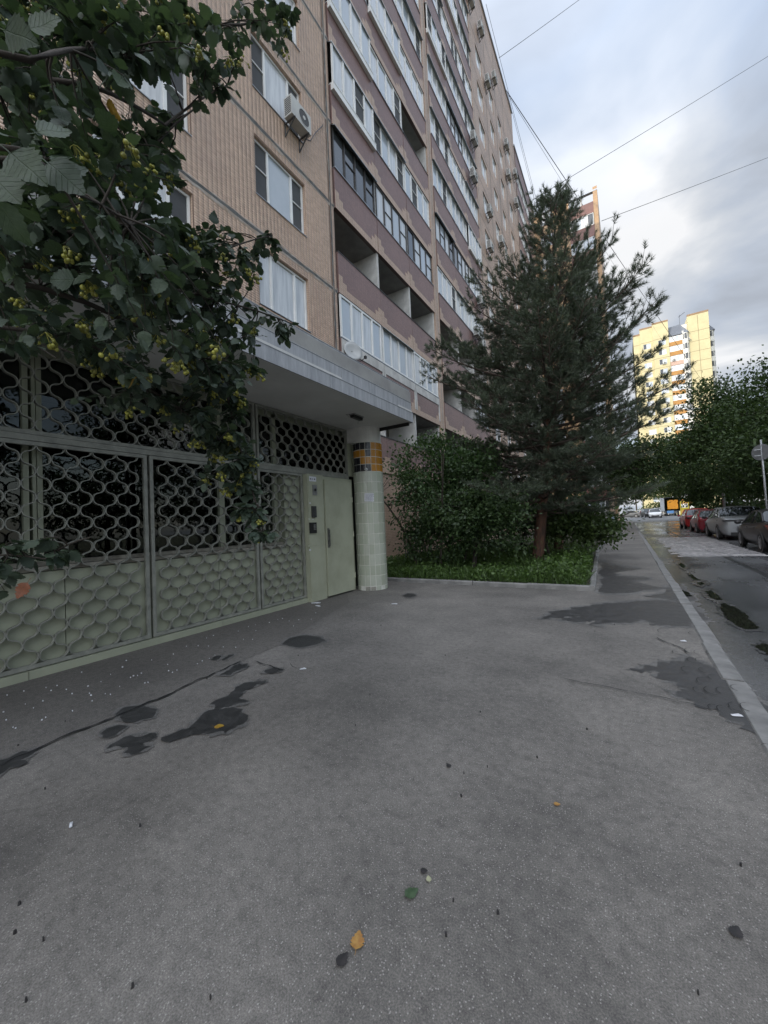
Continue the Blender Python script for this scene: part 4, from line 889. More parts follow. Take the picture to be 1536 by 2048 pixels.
def blob_tree(name, label, cat, base, lobes, lsize, m, trunk_r, n_leaf, stems=1, group=None, bark=None, spread=.4, up=.55, lean=None, core=.35):
    """trunk(s), limbs to every clump, and leaves crowded in the clumps. lobes: (centre, radii, number of clumps)"""
    rr = random.Random(sum(ord(c_)*(i_+1) for i_, c_ in enumerate(name+label)) % 9999); base = Vector(base); t = thing(name, label, cat, base, 0, group)
    rg = np.random.default_rng(len(label)*7+int(abs(base.x*31+base.y*17)))
    C = []
    for c, r, k in lobes:
        c = np.array(c, float); r = np.array(r, float)
        u = unit(rg.normal(0, 1, (k, 3)))*(rg.uniform(core, 1, (k, 1))**.5); C.append(c+u*r)
    C = np.concatenate(C); ctr = C.mean(0); top = C[:, 2].max()
    mb = MB(); roots = []
    for s_ in range(stems):
        a = 2*math.pi*s_/max(stems, 1)+rr.uniform(-.4, .4); off = Vector((math.cos(a), math.sin(a), 0))*(.12*stems if stems > 1 else 0)
        tip = Vector(ctr)*.65+Vector((base.x, base.y, top*.8))*.35 if lean is None else Vector(lean)
        if stems > 1: tip = Vector(ctr)+off*4+Vector((0, 0, (top-ctr[2])*.4))
        pts = bez(base+off-Vector((0, 0, .1)), base+off*1.6+Vector((rr.gauss(0, .05), rr.gauss(0, .05), (tip.z-base.z)*.55)), tip, 8); rs = [trunk_r*(1-.8*i/8)+.008 for i in range(9)]; rs[0] *= 1.3
        mb.tube([p-base for p in pts], rs, 8); roots.append(pts)
    mb.obj('trunk', bark or M_BARK, t, smooth=True)
    mb = MB(); allp = [p for pts in roots for p in pts[2:]]
    for c in C[::max(1, len(C)//60)]:
        c = Vector(c); p = min(allp, key=lambda q: (q-c).length+max(0, q.z-c.z)*1.5); L_ = (c-p).length
        if L_ < .05: continue
        mid = p.lerp(c, .5)+Vector((rr.gauss(0, .08), rr.gauss(0, .08), .12))*L_*.6; r_ = max(.006, trunk_r*.28*min(1, L_/2))
        mb.tube([q-base for q in bez(p, mid, c, 4)], [r_*(1-.7*i/4) for i in range(5)], 5)
    if mb.v: mb.obj('limbs', bark or M_BARK, t, smooth=True)
    per = max(4, n_leaf//len(C)); idx = np.repeat(np.arange(len(C)), per); nl = len(idx)
    T = C[idx]+rg.normal(0, 1, (nl, 3))*np.array([spread, spread, spread*.55]); out = unit(T-ctr)
    v, f = scatter_leaves(T-np.array(base), out, lsize, up)
    o = link('crown', np_mesh('crown', v, f, m), t); o['kind'] = 'stuff'
    return t
LM_DARK = leaf_mat('leaf_linden', (.025, .044, .018), (.052, .08, .03), trans=.22, spec=.2, rough=.6)
LM_MAPLE = leaf_mat('leaf_maple', (.035, .058, .02), (.07, .105, .035))
LM_LILAC = leaf_mat('leaf_lilac', (.034, .062, .026), (.062, .105, .04))
LM_BUSH = leaf_mat('leaf_bush', (.03, .055, .024), (.056, .09, .034))
LM_GRASS = leaf_mat('leaf_ground', (.045, .08, .022), (.085, .14, .04))
LM_LIGHT = leaf_mat('leaf_light', (.06, .085, .025), (.11, .145, .045))
# --- bushes in the bed
blob_tree('lilac_bush', 'tall lilac bush between the tiled pillar and the pine', 'bush', (-4.5, 9.9, .05), [((-4.75, 9.9, 2.9), (.95, .9, 1.0), 46), ((-4.0, 10.2, 2.6), (.9, .9, 1.0), 40), ((-4.7, 9.6, 1.7), (.75, .7, .9), 34), ((-3.6, 10.4, 3.0), (.5, .6, .6), 14), ((-4.3, 9.5, .9), (1.0, .5, .6), 26)], .1, LM_LILAC, .03, 14000, 5, spread=.24)
blob_tree('small_tree', 'low spreading young tree with a dark bent trunk in front of the pine', 'tree', (-3.33, 9.36, .05), [((-3.35, 9.3, 1.55), (1.15, 1.0, .55), 60), ((-2.7, 9.4, 1.5), (.7, .8, .55), 24), ((-4.0, 9.3, 1.25), (.6, .7, .5), 16), ((-2.9, 9.5, .95), (.9, .6, .35), 20)], .085, LM_BUSH, .06, 11000, 1, bark=M_BARKD, spread=.2, lean=(-3.1, 9.45, 1.6))
blob_tree('maple_shrub', 'low maple shrub leaning over the pavement right of the pine', 'shrub', (-1.75, 12.6, .05), [((-1.35, 12.4, .95), (.75, .8, .5), 30), ((-.75, 12.2, .95), (.45, .6, .4), 16), ((-1.6, 13.2, 1.3), (.7, .9, .6), 22)], .12, LM_MAPLE, .03, 5200, 3, spread=.2)
blob_tree('back_bush', 'dark bush behind the pine trunk', 'bush', (-3.9, 14.5, .05), [((-3.7, 14.5, 1.7), (1.4, 1.3, 1.2), 60), ((-5.2, 13.8, 2.1), (1.0, 1.2, 1.3), 36)], .12, LM_DARK, .04, 7000, 4, bark=M_BARKD, spread=.3)
blob_tree('far_bush', 'leafy bush in the bed beyond the second pine trunk', 'bush', (-2.6, 19, .05), [((-2.7, 19, 1.9), (1.5, 2.4, 1.4), 60), ((-4.6, 18, 2.0), (1.2, 1.6, 1.4), 30)], .14, LM_BUSH, .04, 6000, 4, bark=M_BARKD, spread=.35)
# --- ground cover in the bed
n = 26000
P = np.stack([rng.uniform(-7.0, -.72, n), 7.86+rng.gamma(1.3, 3.0, n), np.zeros(n)], 1); P = P[(P[:, 1] < 24) & (P[:, 0] < -.68-.048*(P[:, 1]-7.7))]
hgt = .07+.16*np.abs(np.sin(P[:, 0]*2.1+1)*np.sin(P[:, 1]*1.7))+.3*np.clip((P[:, 0]+2.2)/1.2, 0, 1)*rng.random(len(P))+.12*(rng.random(len(P)) < .25)
P[:, 2] = .05+hgt*rng.random(len(P))
v, f = scatter_leaves(P, np.tile([0, 0, .6], (len(P), 1))+rng.normal(0, .3, P.shape), .085, .8, .9)
tag(link('ground_cover', np_mesh('ground_cover', v, f, LM_GRASS)), 'green ground cover plants filling the bed', 'ground cover', kind='stuff')
nb_ = 11000; G = np.stack([rng.uniform(-7.0, -.7, nb_), 7.84+rng.gamma(1.1, 2.2, nb_), np.full(nb_, .04)], 1); G = G[(G[:, 1] < 20) & (G[:, 0] < -.68-.048*(G[:, 1]-7.7))]
D = unit(np.array([0, 0, 1])+rng.normal(0, .35, G.shape)); X, Yv, Z = frames(D, rng.normal(0, 1, G.shape))
v, f = stamp([(0, -.025, 0), (0, .025, 0), (.6, .018, .06), (1, 0, .16)], [(0, 1, 2), (0, 2, 3)], X, Yv, Z, G, rng.uniform(.1, .3, len(G)))
tag(link('grass', np_mesh('grass', v, f, LM_GRASS)), 'short grass blades growing among the bed plants', 'grass', kind='stuff')

# --- pines
M_PBARK = mat('pine_bark', (.15, .075, .048), (.06, .038, .03), scale=5, rough=.95, bump=.9, bscale=18, stretch=(3, 3, .8))
M_PLIMB = mat('pine_limb', (.13, .10, .08), (.08, .06, .05), scale=6, rough=.95)
M_NEED = leaf_mat('pine_needle', (.056, .074, .054), (.1, .122, .084), trans=.15, rough=.5)
def pine(name, label, base, top, Lf, z_lo, whorl, seed, needles=52, nlimb=6, shoot_step=.12, nl=.105, nw=.0046):
    rr = random.Random(seed); rg = np.random.default_rng(seed); base, top = Vector(base), Vector(top); t = thing(name, label, 'pine tree', base)
    H = top.z-base.z
    def tp(z): u = (z-base.z)/H; return base.lerp(top, u)+Vector((.06*math.sin(u*5), .05*math.sin(u*4+1), 0))
    rad = lambda z: .15*(1-(z-base.z)/H)**.9+.012
    zz = [base.z-.1+H*i/26 for i in range(27)]; mb = MB(); mb.tube([tp(z)-base for z in zz], [rad(z)*(1.25 if i == 0 else 1)*(1+rr.gauss(0, .03)) for i, z in enumerate(zz)], 12); mb.obj('trunk', M_PBARK, t, smooth=True)
    lim = MB(); SP, SD = [], []
    def shoots(pts):
        for a, b in zip(pts[:-1], pts[1:]):
            d = b-a; k = max(1, int(d.length/shoot_step))
            for j in range(k):
                SP.append(a+d*((j+rr.random())/k)); dd = d.normalized()+Vector((rr.gauss(0, .55), rr.gauss(0, .55), rr.gauss(.15, .4))); SD.append(dd.normalized())
        SP.append(pts[-1]); SD.append((pts[-1]-pts[-2]).normalized()+Vector((0, 0, .25)))
    z = z_lo; a0 = 0
    while z < top.z-.25:
        u = (z-base.z)/H; a0 += 2.4
        for i in range(nlimb+(rr.random() < .5)):
            az = a0+2*math.pi*i/nlimb+rr.gauss(0, .25); Ln = Lf(z, az)*rr.uniform(.55, 1.2)
            if Ln < .15 or rr.random() < .12: continue
            el = R(-8)+R(62)*max(0, u-.12)**1.2+rr.gauss(0, .08); p0 = tp(z+rr.gauss(0, .06)); hd = Vector((math.cos(az), math.sin(az), 0))
            p1 = p0+(hd*math.cos(el)+Vector((0, 0, math.sin(el))))*Ln*.55; p2 = p0+hd*Ln*math.cos(el+.12)+Vector((0, 0, Ln*(math.sin(el)+.16+.1*u)))
            pts = bez(p0, p1, p2, 8); r_ = min(rad(z)*.5, .012+.011*Ln); lim.tube([p-base for p in pts], [max(.004, r_*(1-.85*q/8)) for q in range(9)], 6)
            shoots(pts[4:] if Ln > 1.2 else pts[2:])
            ns = int(Ln*7.5)+2
            for q in range(ns):
                f_ = .14+.84*(q+rr.random()*.6)/ns; pb = pts[min(7, int(f_*8))].lerp(pts[min(8, int(f_*8)+1)], f_*8 % 1); d = (pts[min(8, int(f_*8)+1)]-pts[min(7, int(f_*8))]).normalized()
                side = d.cross(Vector((0, 0, 1))).normalized()*(1 if q % 2 else -1); ls = (.28*Ln*(1.1-f_)+.24)*rr.uniform(.6, 1.2)
                d2 = (d*.75+side*rr.uniform(.5, 1.0)+Vector((0, 0, rr.gauss(.12, .25)))).normalized(); pe = pb+d2*ls+Vector((0, 0, .08*ls)); pm = pb.lerp(pe, .5)
                lim.tube([pb-base, pm-base, pe-base], [.008, .006, .003], 4, False); shoots([pm, pe] if ls > .35 else [pb.lerp(pe, .4), pe])
                if ls > .5:
                    for s2 in (-1, 1):
                        d3 = (d2+d2.cross(Vector((0, 0, 1)))*s2*.8+Vector((0, 0, .1))).normalized(); pq = pm+d3*ls*.4; lim.tube([pm-base, pq-base], [.005, .003], 4, False); shoots([pm.lerp(pq, .4), pq])
        z += whorl*rr.uniform(.85, 1.15)
    SP.append(tp(top.z)); SD.append(Vector((0, 0, 1)))
    for q in range(5): SP.append(tp(top.z-.1*q)); SD.append(Vector((rr.gauss(0, .3), rr.gauss(0, .3), 1)).normalized())
    lim.obj('limbs', M_PLIMB, t, smooth=True)
    SPa = np.array([tuple(p) for p in SP])-np.array(base); SDa = unit(np.array([tuple(d) for d in SD])); k = len(SPa)
    idx = np.repeat(np.arange(k), needles); tt = rg.uniform(0, 1, len(idx)); ln_s = rg.uniform(.10, .2, k)[idx]
    Tn = SPa[idx]+SDa[idx]*(tt*ln_s)[:, None]; rad_ = unit(np.cross(SDa[idx], rg.normal(0, 1, (len(idx), 3))))
    Dn = unit(SDa[idx]*(.55+.5*tt[:, None])+rad_*.75); X, Yv, Z = frames(Dn, rg.normal(0, 1, Dn.shape))
    v, f = stamp([(0, -nw/nl, 0), (0, nw/nl, 0), (1, 0, 0)], [(0, 1, 2)], X, Yv, Z, Tn, nl*rg.uniform(.75, 1.2, len(idx)))
    o = link('crown', np_mesh('crown', v, f, M_NEED), t); o['kind'] = 'stuff'; return t
def Lbig(z, az):
    base = np.interp(z, [1.5, 2.2, 3.2, 4.5, 6.0, 7.5, 8.6, 9.4, 10], [2.3, 3.0, 3.3, 3.0, 2.4, 1.5, 1.05, .8, .4])
    return float(base)*(1-.07*math.cos(az-.6))
pine('pine_tree', 'large dark green pine with a reddish trunk rising from the bed', (-2.28, 11.78, .05), (-1.15, 11.8, 10.3), Lbig, 1.45, .42, 11)
pine('pine_tree', 'second slimmer pine standing close behind the large one', (-2.2, 15.2, .05), (-2.0, 15.4, 8.3), lambda z, az: float(np.interp(z, [2, 3.5, 6, 8.3], [1.9, 2.4, 1.5, .3])), 2.3, .6, 12, needles=30, nl=.1)

# --- hawthorn whose branches hang into the picture; its trunk stands just outside the frame
M_TWIG = mat('hawthorn_twig', (.055, .045, .036), (.035, .028, .022), scale=12, rough=.9, bump=.4, bscale=60)
LM_HAW = leaf_mat('hawthorn_leaf', (.038, .057, .042), (.07, .096, .066), trans=.2, rough=.5, spec=.35)
M_BERRY = leaf_mat('hawthorn_berry', (.18, .18, .032), (.31, .30, .055), trans=.08, rough=.3, spec=.5)
TB = Vector((-2.35, -.25, 0))
haw = thing('hawthorn_tree', 'hawthorn branches with serrated leaves and yellow berries hanging over the upper left', 'tree', TB)
def leaf_shape(seed, L_=1.0, lob=.0):
    rr = random.Random(seed); V = []; F = []; n = 13
    for i in range(n):
        t = i/(n-1); w = .40*math.sin(math.pi*t**.72)**.85*(1-.15*t)
        if i % 2 and 0 < i < n-1: w *= 1.09+rr.uniform(-.04, .06)
        elif 0 < i < n-1: w *= .93-lob*(i in (4, 8))
        x = t*1.0+(0 if i % 2 == 0 else .03); bend = -.16*t*t+.03*math.sin(t*7+seed)
        V += [(x, -w, bend+.10*w+rr.uniform(-.004, .004)), (t, 0, bend-.01), (x, w, bend+.10*w+rr.uniform(-.004, .004))]
        if i: b = 3*i; F += [(b-3, b-2, b+1, b), (b-2, b-1, b+2, b+1)]
    b = len(V); V += [(-.3, -.012, .02), (-.3, .012, .02), (.02, .012, 0), (.02, -.012, 0)]; F.append((b, b+3, b+2, b+1))
    return V, F
def vein(m):
    t = m.node_tree; l = t.links.new; p = t.nodes['Principled BSDF']; src = p.inputs['Base Color'].links[0].from_socket
    tcn = N(t, 'ShaderNodeTexCoord'); sp = N(t, 'ShaderNodeSeparateXYZ'); l(tcn.outputs['Object'], sp.inputs[0])
    ab = N(t, 'ShaderNodeMath', operation='ABSOLUTE'); l(sp.outputs[1], ab.inputs[0])
    k1 = N(t, 'ShaderNodeMath', operation='MULTIPLY_ADD', inp={1: -.85}); l(ab.outputs[0], k1.inputs[0]); l(sp.outputs[0], k1.inputs[2])
    k2 = N(t, 'ShaderNodeMath', operation='MULTIPLY', inp={1: 7.5}); l(k1.outputs[0], k2.inputs[0])
    fr = N(t, 'ShaderNodeMath', operation='PINGPONG', inp={1: .5}); l(k2.outputs[0], fr.inputs[0])
    v1 = N(t, 'ShaderNodeMapRange', inp={1: 0.0, 2: .09, 3: 1.0, 4: 0.0}); l(fr.outputs[0], v1.inputs[0])
    v2 = N(t, 'ShaderNodeMapRange', inp={1: .006, 2: .02, 3: 1.0, 4: 0.0}); l(ab.outputs[0], v2.inputs[0])
    mxv = N(t, 'ShaderNodeMath', operation='MAXIMUM'); l(v1.outputs[0], mxv.inputs[0]); l(v2.outputs[0], mxv.inputs[1])
    nz = N(t, 'ShaderNodeTexNoise', inp={'Scale': 9, 'Detail': 4}); l(tcn.outputs['Object'], nz.inputs['Vector']); rp = ramp(t, [(.35, (.75, .75, .75)), (.65, (1.15, 1.15, 1.1))]); l(nz.outputs[0], rp.inputs[0])
    mu = N(t, 'ShaderNodeMix', data_type='RGBA', blend_type='MULTIPLY', inp={0: 1}); l(src, mu.inputs[6]); l(rp.outputs[0], mu.inputs[7])
    sc_ = N(t, 'ShaderNodeMath', operation='MULTIPLY', inp={1: .2}); l(mxv.outputs[0], sc_.inputs[0])
    mv = N(t, 'ShaderNodeMix', data_type='RGBA', inp={7: (.1, .125, .07, 1)}); l(sc_.outputs[0], mv.inputs[0]); l(mu.outputs[2], mv.inputs[6]); l(mv.outputs[2], p.inputs['Base Color'])
    b = N(t, 'ShaderNodeBump', invert=True, inp={'Strength': .5, 'Distance': .002}); l(mxv.outputs[0], b.inputs['Height']); l(b.outputs[0], p.inputs['Normal'])
    return m
LM_HAWV = vein(leaf_mat('hawthorn_leaf_veined', (.036, .055, .039), (.062, .087, .058), trans=.2, rough=.5, spec=.3))
LSH = [leaf_shape(i, lob=.2*(i == 1)) for i in range(4)]
LME = []
for V_, F_ in LSH:
    q = MB(); q.v, q.f = V_, F_; LME.append(q.mesh('leaf', LM_HAWV, True))
M_YLEAF = mat('yellow_leaf', (.42, .28, .03), (.30, .16, .025), scale=20, rough=.6); M_RLEAF = mat('rust_leaf', (.20, .06, .02), (.12, .04, .015), scale=20, rough=.6)
q = MB(); q.v, q.f = LSH[0]; LME_Y = q.mesh('leaf', M_YLEAF); q = MB(); q.v, q.f = LSH[1]; LME_R = q.mesh('leaf', M_RLEAF)
BCL = []
for s_ in range(4):
    rr = random.Random(s_+60); mb = MB()
    for k in range(rr.randint(8, 13)):
        d = Vector((rr.gauss(0, .5), rr.gauss(0, .5), -1)).normalized()*rr.uniform(.028, .05); e = d+Vector((rr.gauss(0, .008), rr.gauss(0, .008), -.004))
        mb.tube([(0, 0, 0), d*.6+Vector((0, 0, .004)), e], .0009, 4, False); mb.ball(e, rr.uniform(.0062, .0085), 9, 6, 1.05)
    BCL.append(mb.mesh('berry_cluster', M_BERRY, True))
# limbs fan out from the trunk
limbs = []
def limb(start_z, px, r_, sag=.25, mid=.5):
    p0 = TB+Vector((rr.gauss(0, .03), rr.gauss(0, .03), start_z)); tgt = [at(*q) for q in px]
    c = p0.lerp(tgt[0], mid)+Vector((0, 0, sag)); pts = bez(p0, c, tgt[0], 8)
    for a, b in zip(tgt[:-1], tgt[1:]): pts += bez(a, a.lerp(b, .5)+Vector((0, 0, .03)), b, 4)[1:]
    n_ = len(pts); limbs.append((pts, [max(.004, r_*(1-.85*i/n_)) for i in range(n_)]))
rr = random.Random(21)
limb(2.5, [(300, 60, 2.0), (480, 50, 2.4), (590, 40, 2.7)], .018)
limb(2.4, [(180, 170, 1.5), (330, 250, 1.9), (455, 170, 2.3)], .016)
limb(2.2, [(170, 330, 1.5), (300, 300, 1.9), (400, 210, 2.1)], .014)
limb(2.1, [(200, 480, 1.6), (400, 520, 2.3), (545, 470, 2.8)], .017)
limb(2.0, [(220, 560, 1.7), (430, 600, 2.4), (590, 650, 2.8)], .017)
limb(1.95, [(250, 640, 1.8), (440, 740, 2.3), (475, 880, 2.4), (530, 1075, 2.35)], .016, .4)
limb(1.8, [(150, 680, 1.7), (330, 800, 2.2), (440, 880, 2.4)], .014)
limb(2.2, [(40, 300, .9), (130, 380, 1.0), (260, 450, 1.3)], .011)
limb(2.6, [(60, 120, 1.0), (200, 100, 1.4), (330, 150, 1.7)], .012)
limb(1.2, [(-60, 1115, 1.75), (90, 1118, 1.8), (180, 1075, 1.8)], .008, .05)
mb = MB(); mb.tube([TB+Vector((0, 0, z))-TB+Vector((.05*math.sin(z*2), .04*math.cos(z*1.7), 0)) for z in (-.1, .4, .9, 1.4, 1.9, 2.4, 3.0, 3.6)], [.12, .1, .095, .09, .085, .07, .05, .02], 10); mb.obj('trunk', M_TWIG, haw, smooth=True)
for pts, rs in limbs: mb = MB(); mb.tube([p-TB for p in pts], rs, 6); mb.obj('branch', M_TWIG, haw, smooth=True)
nodes = [p for pts, _ in limbs for p in pts[5:]]
ells = [(110, 90, 190, 120, 85, 1.25, 2.3), (300, 60, 130, 80, 42, 1.4, 2.4), (430, 110, 60, 80, 16, 1.8, 2.6), (530, 25, 55, 40, 9, 2.2, 2.8), (578, 80, 16, 35, 4, 2.5, 2.8), (455, 175, 14, 22, 2, 2.2, 2.3),
 (120, 330, 190, 140, 85, 1.1, 2.2), (300, 320, 70, 120, 26, 1.5, 2.3), (60, 480, 100, 90, 30, 1.2, 2.2), (260, 500, 220, 95, 75, 1.2, 2.6), (430, 520, 110, 70, 30, 2., 2.9), (535, 500, 22, 40, 5, 2.7, 2.9),
 (150, 640, 190, 90, 60, 1.2, 2.6), (300, 660, 150, 110, 50, 1.4, 2.6), (440, 680, 95, 120, 62, 2., 2.9), (572, 655, 16, 30, 5, 2.7, 2.85), (420, 820, 90, 65, 40, 2, 2.7),
 (465, 905, 45, 48, 22, 2.2, 2.5), (485, 985, 32, 48, 18, 2.3, 2.45), (518, 1055, 22, 28, 10, 2.3, 2.4), (260, 780, 120, 45, 18, 1.5, 2.5), (70, 1115, 80, 40, 7, 1.65, 1.9), (10, 1160, 30, 25, 3, 1.7, 1.9), (400, 960, 14, 20, 2, 2.3, 2.4)]
tw = MB(); LT, LD, LN, LS = [], [], [], []; ncl = 0
for (cx_, cy_, rx, ry, k, d0, d1) in ells:
    for _ in range(k):
        a = rr.uniform(0, 6.283); r_ = math.sqrt(rr.random()); dep = rr.uniform(d0, d1); e = at(cx_+rx*r_*math.cos(a), cy_+ry*r_*math.sin(a), dep)
        p = min(nodes, key=lambda q: (q-e).length); L_ = (e-p).length
        if L_ > .45: p = e+(p-e)*(.45/L_)
        mid = p.lerp(e, .5)+Vector((rr.gauss(0, .03), rr.gauss(0, .03), .05)); pts = bez(p, mid, e, 4); tw.tube([q-TB for q in pts], [.004, .0034, .0028, .002, .0012], 5, False)
        td = (pts[-1]-pts[-2]).normalized()
        for j in range(rr.randint(9, 13)):
            f_ = rr.uniform(.35, 1.0); q0 = pts[min(3, int(f_*4))].lerp(pts[min(4, int(f_*4)+1)], f_*4 % 1)
            d = (td*.5+Vector((rr.gauss(0, .75), rr.gauss(0, .75), rr.gauss(-.35, .5)))).normalized(); sz = rr.uniform(.04, .07)
            LT.append(q0+d*sz*.3); LD.append(d); LN.append(Vector((rr.gauss(0, .45), rr.gauss(0, .45), 1)).normalized()); LS.append(sz)
        if rr.random() < .3 and (ncl < 230):
            ncl += 1; c = link('berry_cluster', BCL[rr.randrange(4)], haw, e-TB+Vector((0, 0, -.005)), (rr.gauss(0, .3), rr.gauss(0, .3), rr.uniform(0, 6.28))); c.scale = (rr.uniform(.8, 1.15),)*3
tw.obj('twigs', M_TWIG, haw, smooth=True)['kind'] = 'stuff'
# large leaves close to the lens
for (x, y, d, x2, y2, d2, s_) in ((20, 305, .50, 165, 425, .47, .075), (95, 325, .56, 195, 405, .56, .07), (-20, 350, .52, 85, 440, .48, .08), (60, 60, .8, 110, 30, .8, .075), (10, 60, .62, 75, 80, .6, .075), (75, 265, .75, 150, 250, .78, .07), (110, 350, .7, 175, 330, .72, .065), (150, 560, .9, 80, 555, .9, .075), (-10, 400, .6, 25, 450, .62, .07), (250, 600, 1.2, 290, 640, 1.2, .075)):
    a, b = at(x, y, d), at(x2, y2, d2); LT.append(a); LD.append((b-a).normalized()); LN.append(Vector((.6+rr.gauss(0, .15), -.75+rr.gauss(0, .15), -.05)).normalized()); LS.append(s_*.9)
dist = [((t-CAM).length-.0*s) for t, s in zip(LT, LS)]; order = sorted(range(len(LT)), key=lambda i: dist[i]/LS[i])
def axes(d, n_):
    y = n_.cross(d).normalized(); z = d.cross(y); return Matrix((d, y, z)).transposed()
for c_, i in enumerate(order[:300]):
    me = LME[i % 4]
    if c_ % 97 == 40: me = LME_Y
    o = link('leaf', me, haw); m4 = axes(LD[i], LN[i]).to_4x4()@Matrix.Scale(LS[i], 4); m4.translation = LT[i]-TB; o.matrix_local = m4
rest = order[300:]
for k in range(4):
    ii = [i for i in rest if i % 4 == k]; D = np.array([tuple(LD[i]) for i in ii]); Nn = np.array([tuple(LN[i]) for i in ii]); X, Yv, Z = frames(D, Nn)
    v, f = stamp(LSH[k][0], LSH[k][1], X, Yv, Z, np.array([tuple(LT[i]-TB) for i in ii]), np.array([LS[i] for i in ii]))
    if k == 0: AV, AF = v, f
    else: AF = np.concatenate([AF, f+len(AV)]); AV = np.concatenate([AV, v])
o = link('foliage', np_mesh('foliage', AV, AF, LM_HAW, True), haw); o['kind'] = 'stuff'
p = at(55, 1165, 1.72); o = link('leaf', LME_R, haw); m4 = axes((at(40, 1185, 1.7)-p).normalized(), Vector((.7, -.5, .4)).normalized()).to_4x4()@Matrix.Scale(.075, 4); m4.translation = p-TB; o.matrix_local = m4; o['label'] = 'rusty brown withered leaf'
p = at(282, 335, 1.9); o = link('leaf', LME_Y, haw); m4 = axes((at(290, 345, 1.9)-p).normalized(), Vector((.7, -.6, .3)).normalized()).to_4x4()@Matrix.Scale(.05, 4); m4.translation = p-TB; o.matrix_local = m4; o['label'] = 'single yellow leaf'
# --- trees across the road and along the street
def street_tree(label, px, py, Y, rx, rz, nlobes, nleaf, m, lsize=.16, trunk_at=None, name='linden_tree', group=None, spread=.5):
    c = atY(px, py, Y); b = (c.x if trunk_at is None else trunk_at, Y, gz(Y)); rr2 = random.Random(int(px*7+py)); lobes = []
    for i in range(nlobes):
        a = rr2.uniform(0, 6.28); h = rr2.uniform(-.75, .8); q = math.sqrt(max(.05, 1-h*h))*rr2.uniform(.25, .75)
        lobes.append(((c.x+rx*q*math.cos(a), Y+rx*q*math.sin(a), c.z+rz*h), (rx*.42, rx*.42, rz*.3), 16))
    return blob_tree(name, label, 'tree', b, lobes, lsize, m, .16, nleaf, 1, group or 'trees across the road', spread=spread)
street_tree('tall tree at the right edge behind the dark parked car', 1575, 880, 24, 3.0, 3.9, 18, 26000, LM_DARK, .155, trunk_at=9.6)
street_tree('leafy tree behind the silver parked car with branches reaching left', 1490, 870, 33, 3.0, 4.2, 18, 26000, LM_DARK, .19, trunk_at=9.8)
street_tree('dark tree behind the two red parked cars', 1425, 935, 46, 4.2, 4.2, 14, 15000, LM_DARK, .27, trunk_at=11.5)
street_tree('low dark tree by the parked truck across the road', 1370, 960, 62, 3.6, 3.6, 12, 9000, LM_DARK, .25, trunk_at=14)
for i, (x, y, lb) in enumerate(((17, 3, 'tree across the road opposite the porch, nearest one'), (17, 11, 'tree across the road opposite the porch, second one'), (17.5, 19, 'tree across the road opposite the porch, third one'), (18, 27, 'tree across the road opposite the porch, farthest one'))):  # unseen trees, added at this height and spacing to darken the porch glass reflections
    blob_tree('linden_tree', lb, 'tree', (x, y, 0), [((x, y, 5.5), (3.4, 3.8, 2.6), 50), ((x-.8, y+1, 9.4), (2.8, 3.2, 2.2), 34), ((x, y-.5, 3), (3, 3.6, 1.2), 30)], .24, LM_DARK, .16, 12000, 1, 'trees across the road', spread=.55)
hd = MB(); 
hedge = blob_tree('hedge', 'dark hedge under the trees behind the parked cars', 'hedge', (9.5, 34, 0), [((8.6+.12*i, 18+3.2*i, 1.0), (1.1, 2.0, .8), 16) for i in range(12)], .2, LM_DARK, .03, 9000, 5, spread=.4)
street_tree('tree on the left of the pavement overhanging it, beyond the pines', 1262, 935, 36, 2.9, 2.4, 12, 9000, LM_DARK, .2, trunk_at=-2.6, group='trees left of the pavement')
street_tree('leaning tree at the far end of the bed by the wing', 1255, 965, 52, 3.4, 2.6, 12, 8000, LM_MAPLE, .24, trunk_at=-3.0, group='trees left of the pavement')
street_tree('light green tree in front of the tower base', 1322, 985, 108, 5.5, 5, 10, 5000, LM_LIGHT, .45, group='trees before the tower')
street_tree('tree left of the tower base, half hidden by the pine', 1270, 970, 100, 5.5, 5, 10, 5000, LM_MAPLE, .45, group='trees before the tower')
street_tree('tree right of the tower base behind the truck', 1375, 965, 104, 6, 6, 10, 5000, LM_DARK, .45, group='trees before the tower')

# ------------------------------------------------------------------ vehicles
M_TYRE = mat('tyre_rubber', (.018, .018, .018), (.03, .03, .03), scale=10, rough=.85); M_RIM = mat('alloy_rim', (.42, .42, .43), (.32, .32, .33), scale=8, rough=.35, metal=.8)
M_CGLASS = mat('car_glass', (.02, .024, .026), (.035, .04, .042), scale=2, rough=.03, coat=.5); M_TRIM = mat('car_trim', (.014, .014, .015), (.02, .02, .02), scale=6, rough=.5)
M_TAIL = mat('tail_light', (.30, .012, .012), (.2, .008, .01), scale=10, rough=.12, coat=.6); M_HEAD = mat('head_light', (.55, .56, .58), (.35, .36, .38), scale=10, rough=.08, coat=.6)
M_PLATE = mat('car_plate', (.68, .68, .67), (.6, .6, .6), scale=20, rough=.5); M_CHROME = mat('chrome_trim', (.6, .6, .6), (.5, .5, .5), scale=5, rough=.15, metal=.9)
def paint(name, c, c2=None, metal=.0): return mat(name, c, c2 or tuple(v*.85 for v in c), scale=1.2, rough=.4, metal=metal, coat=.22, spec=.35)
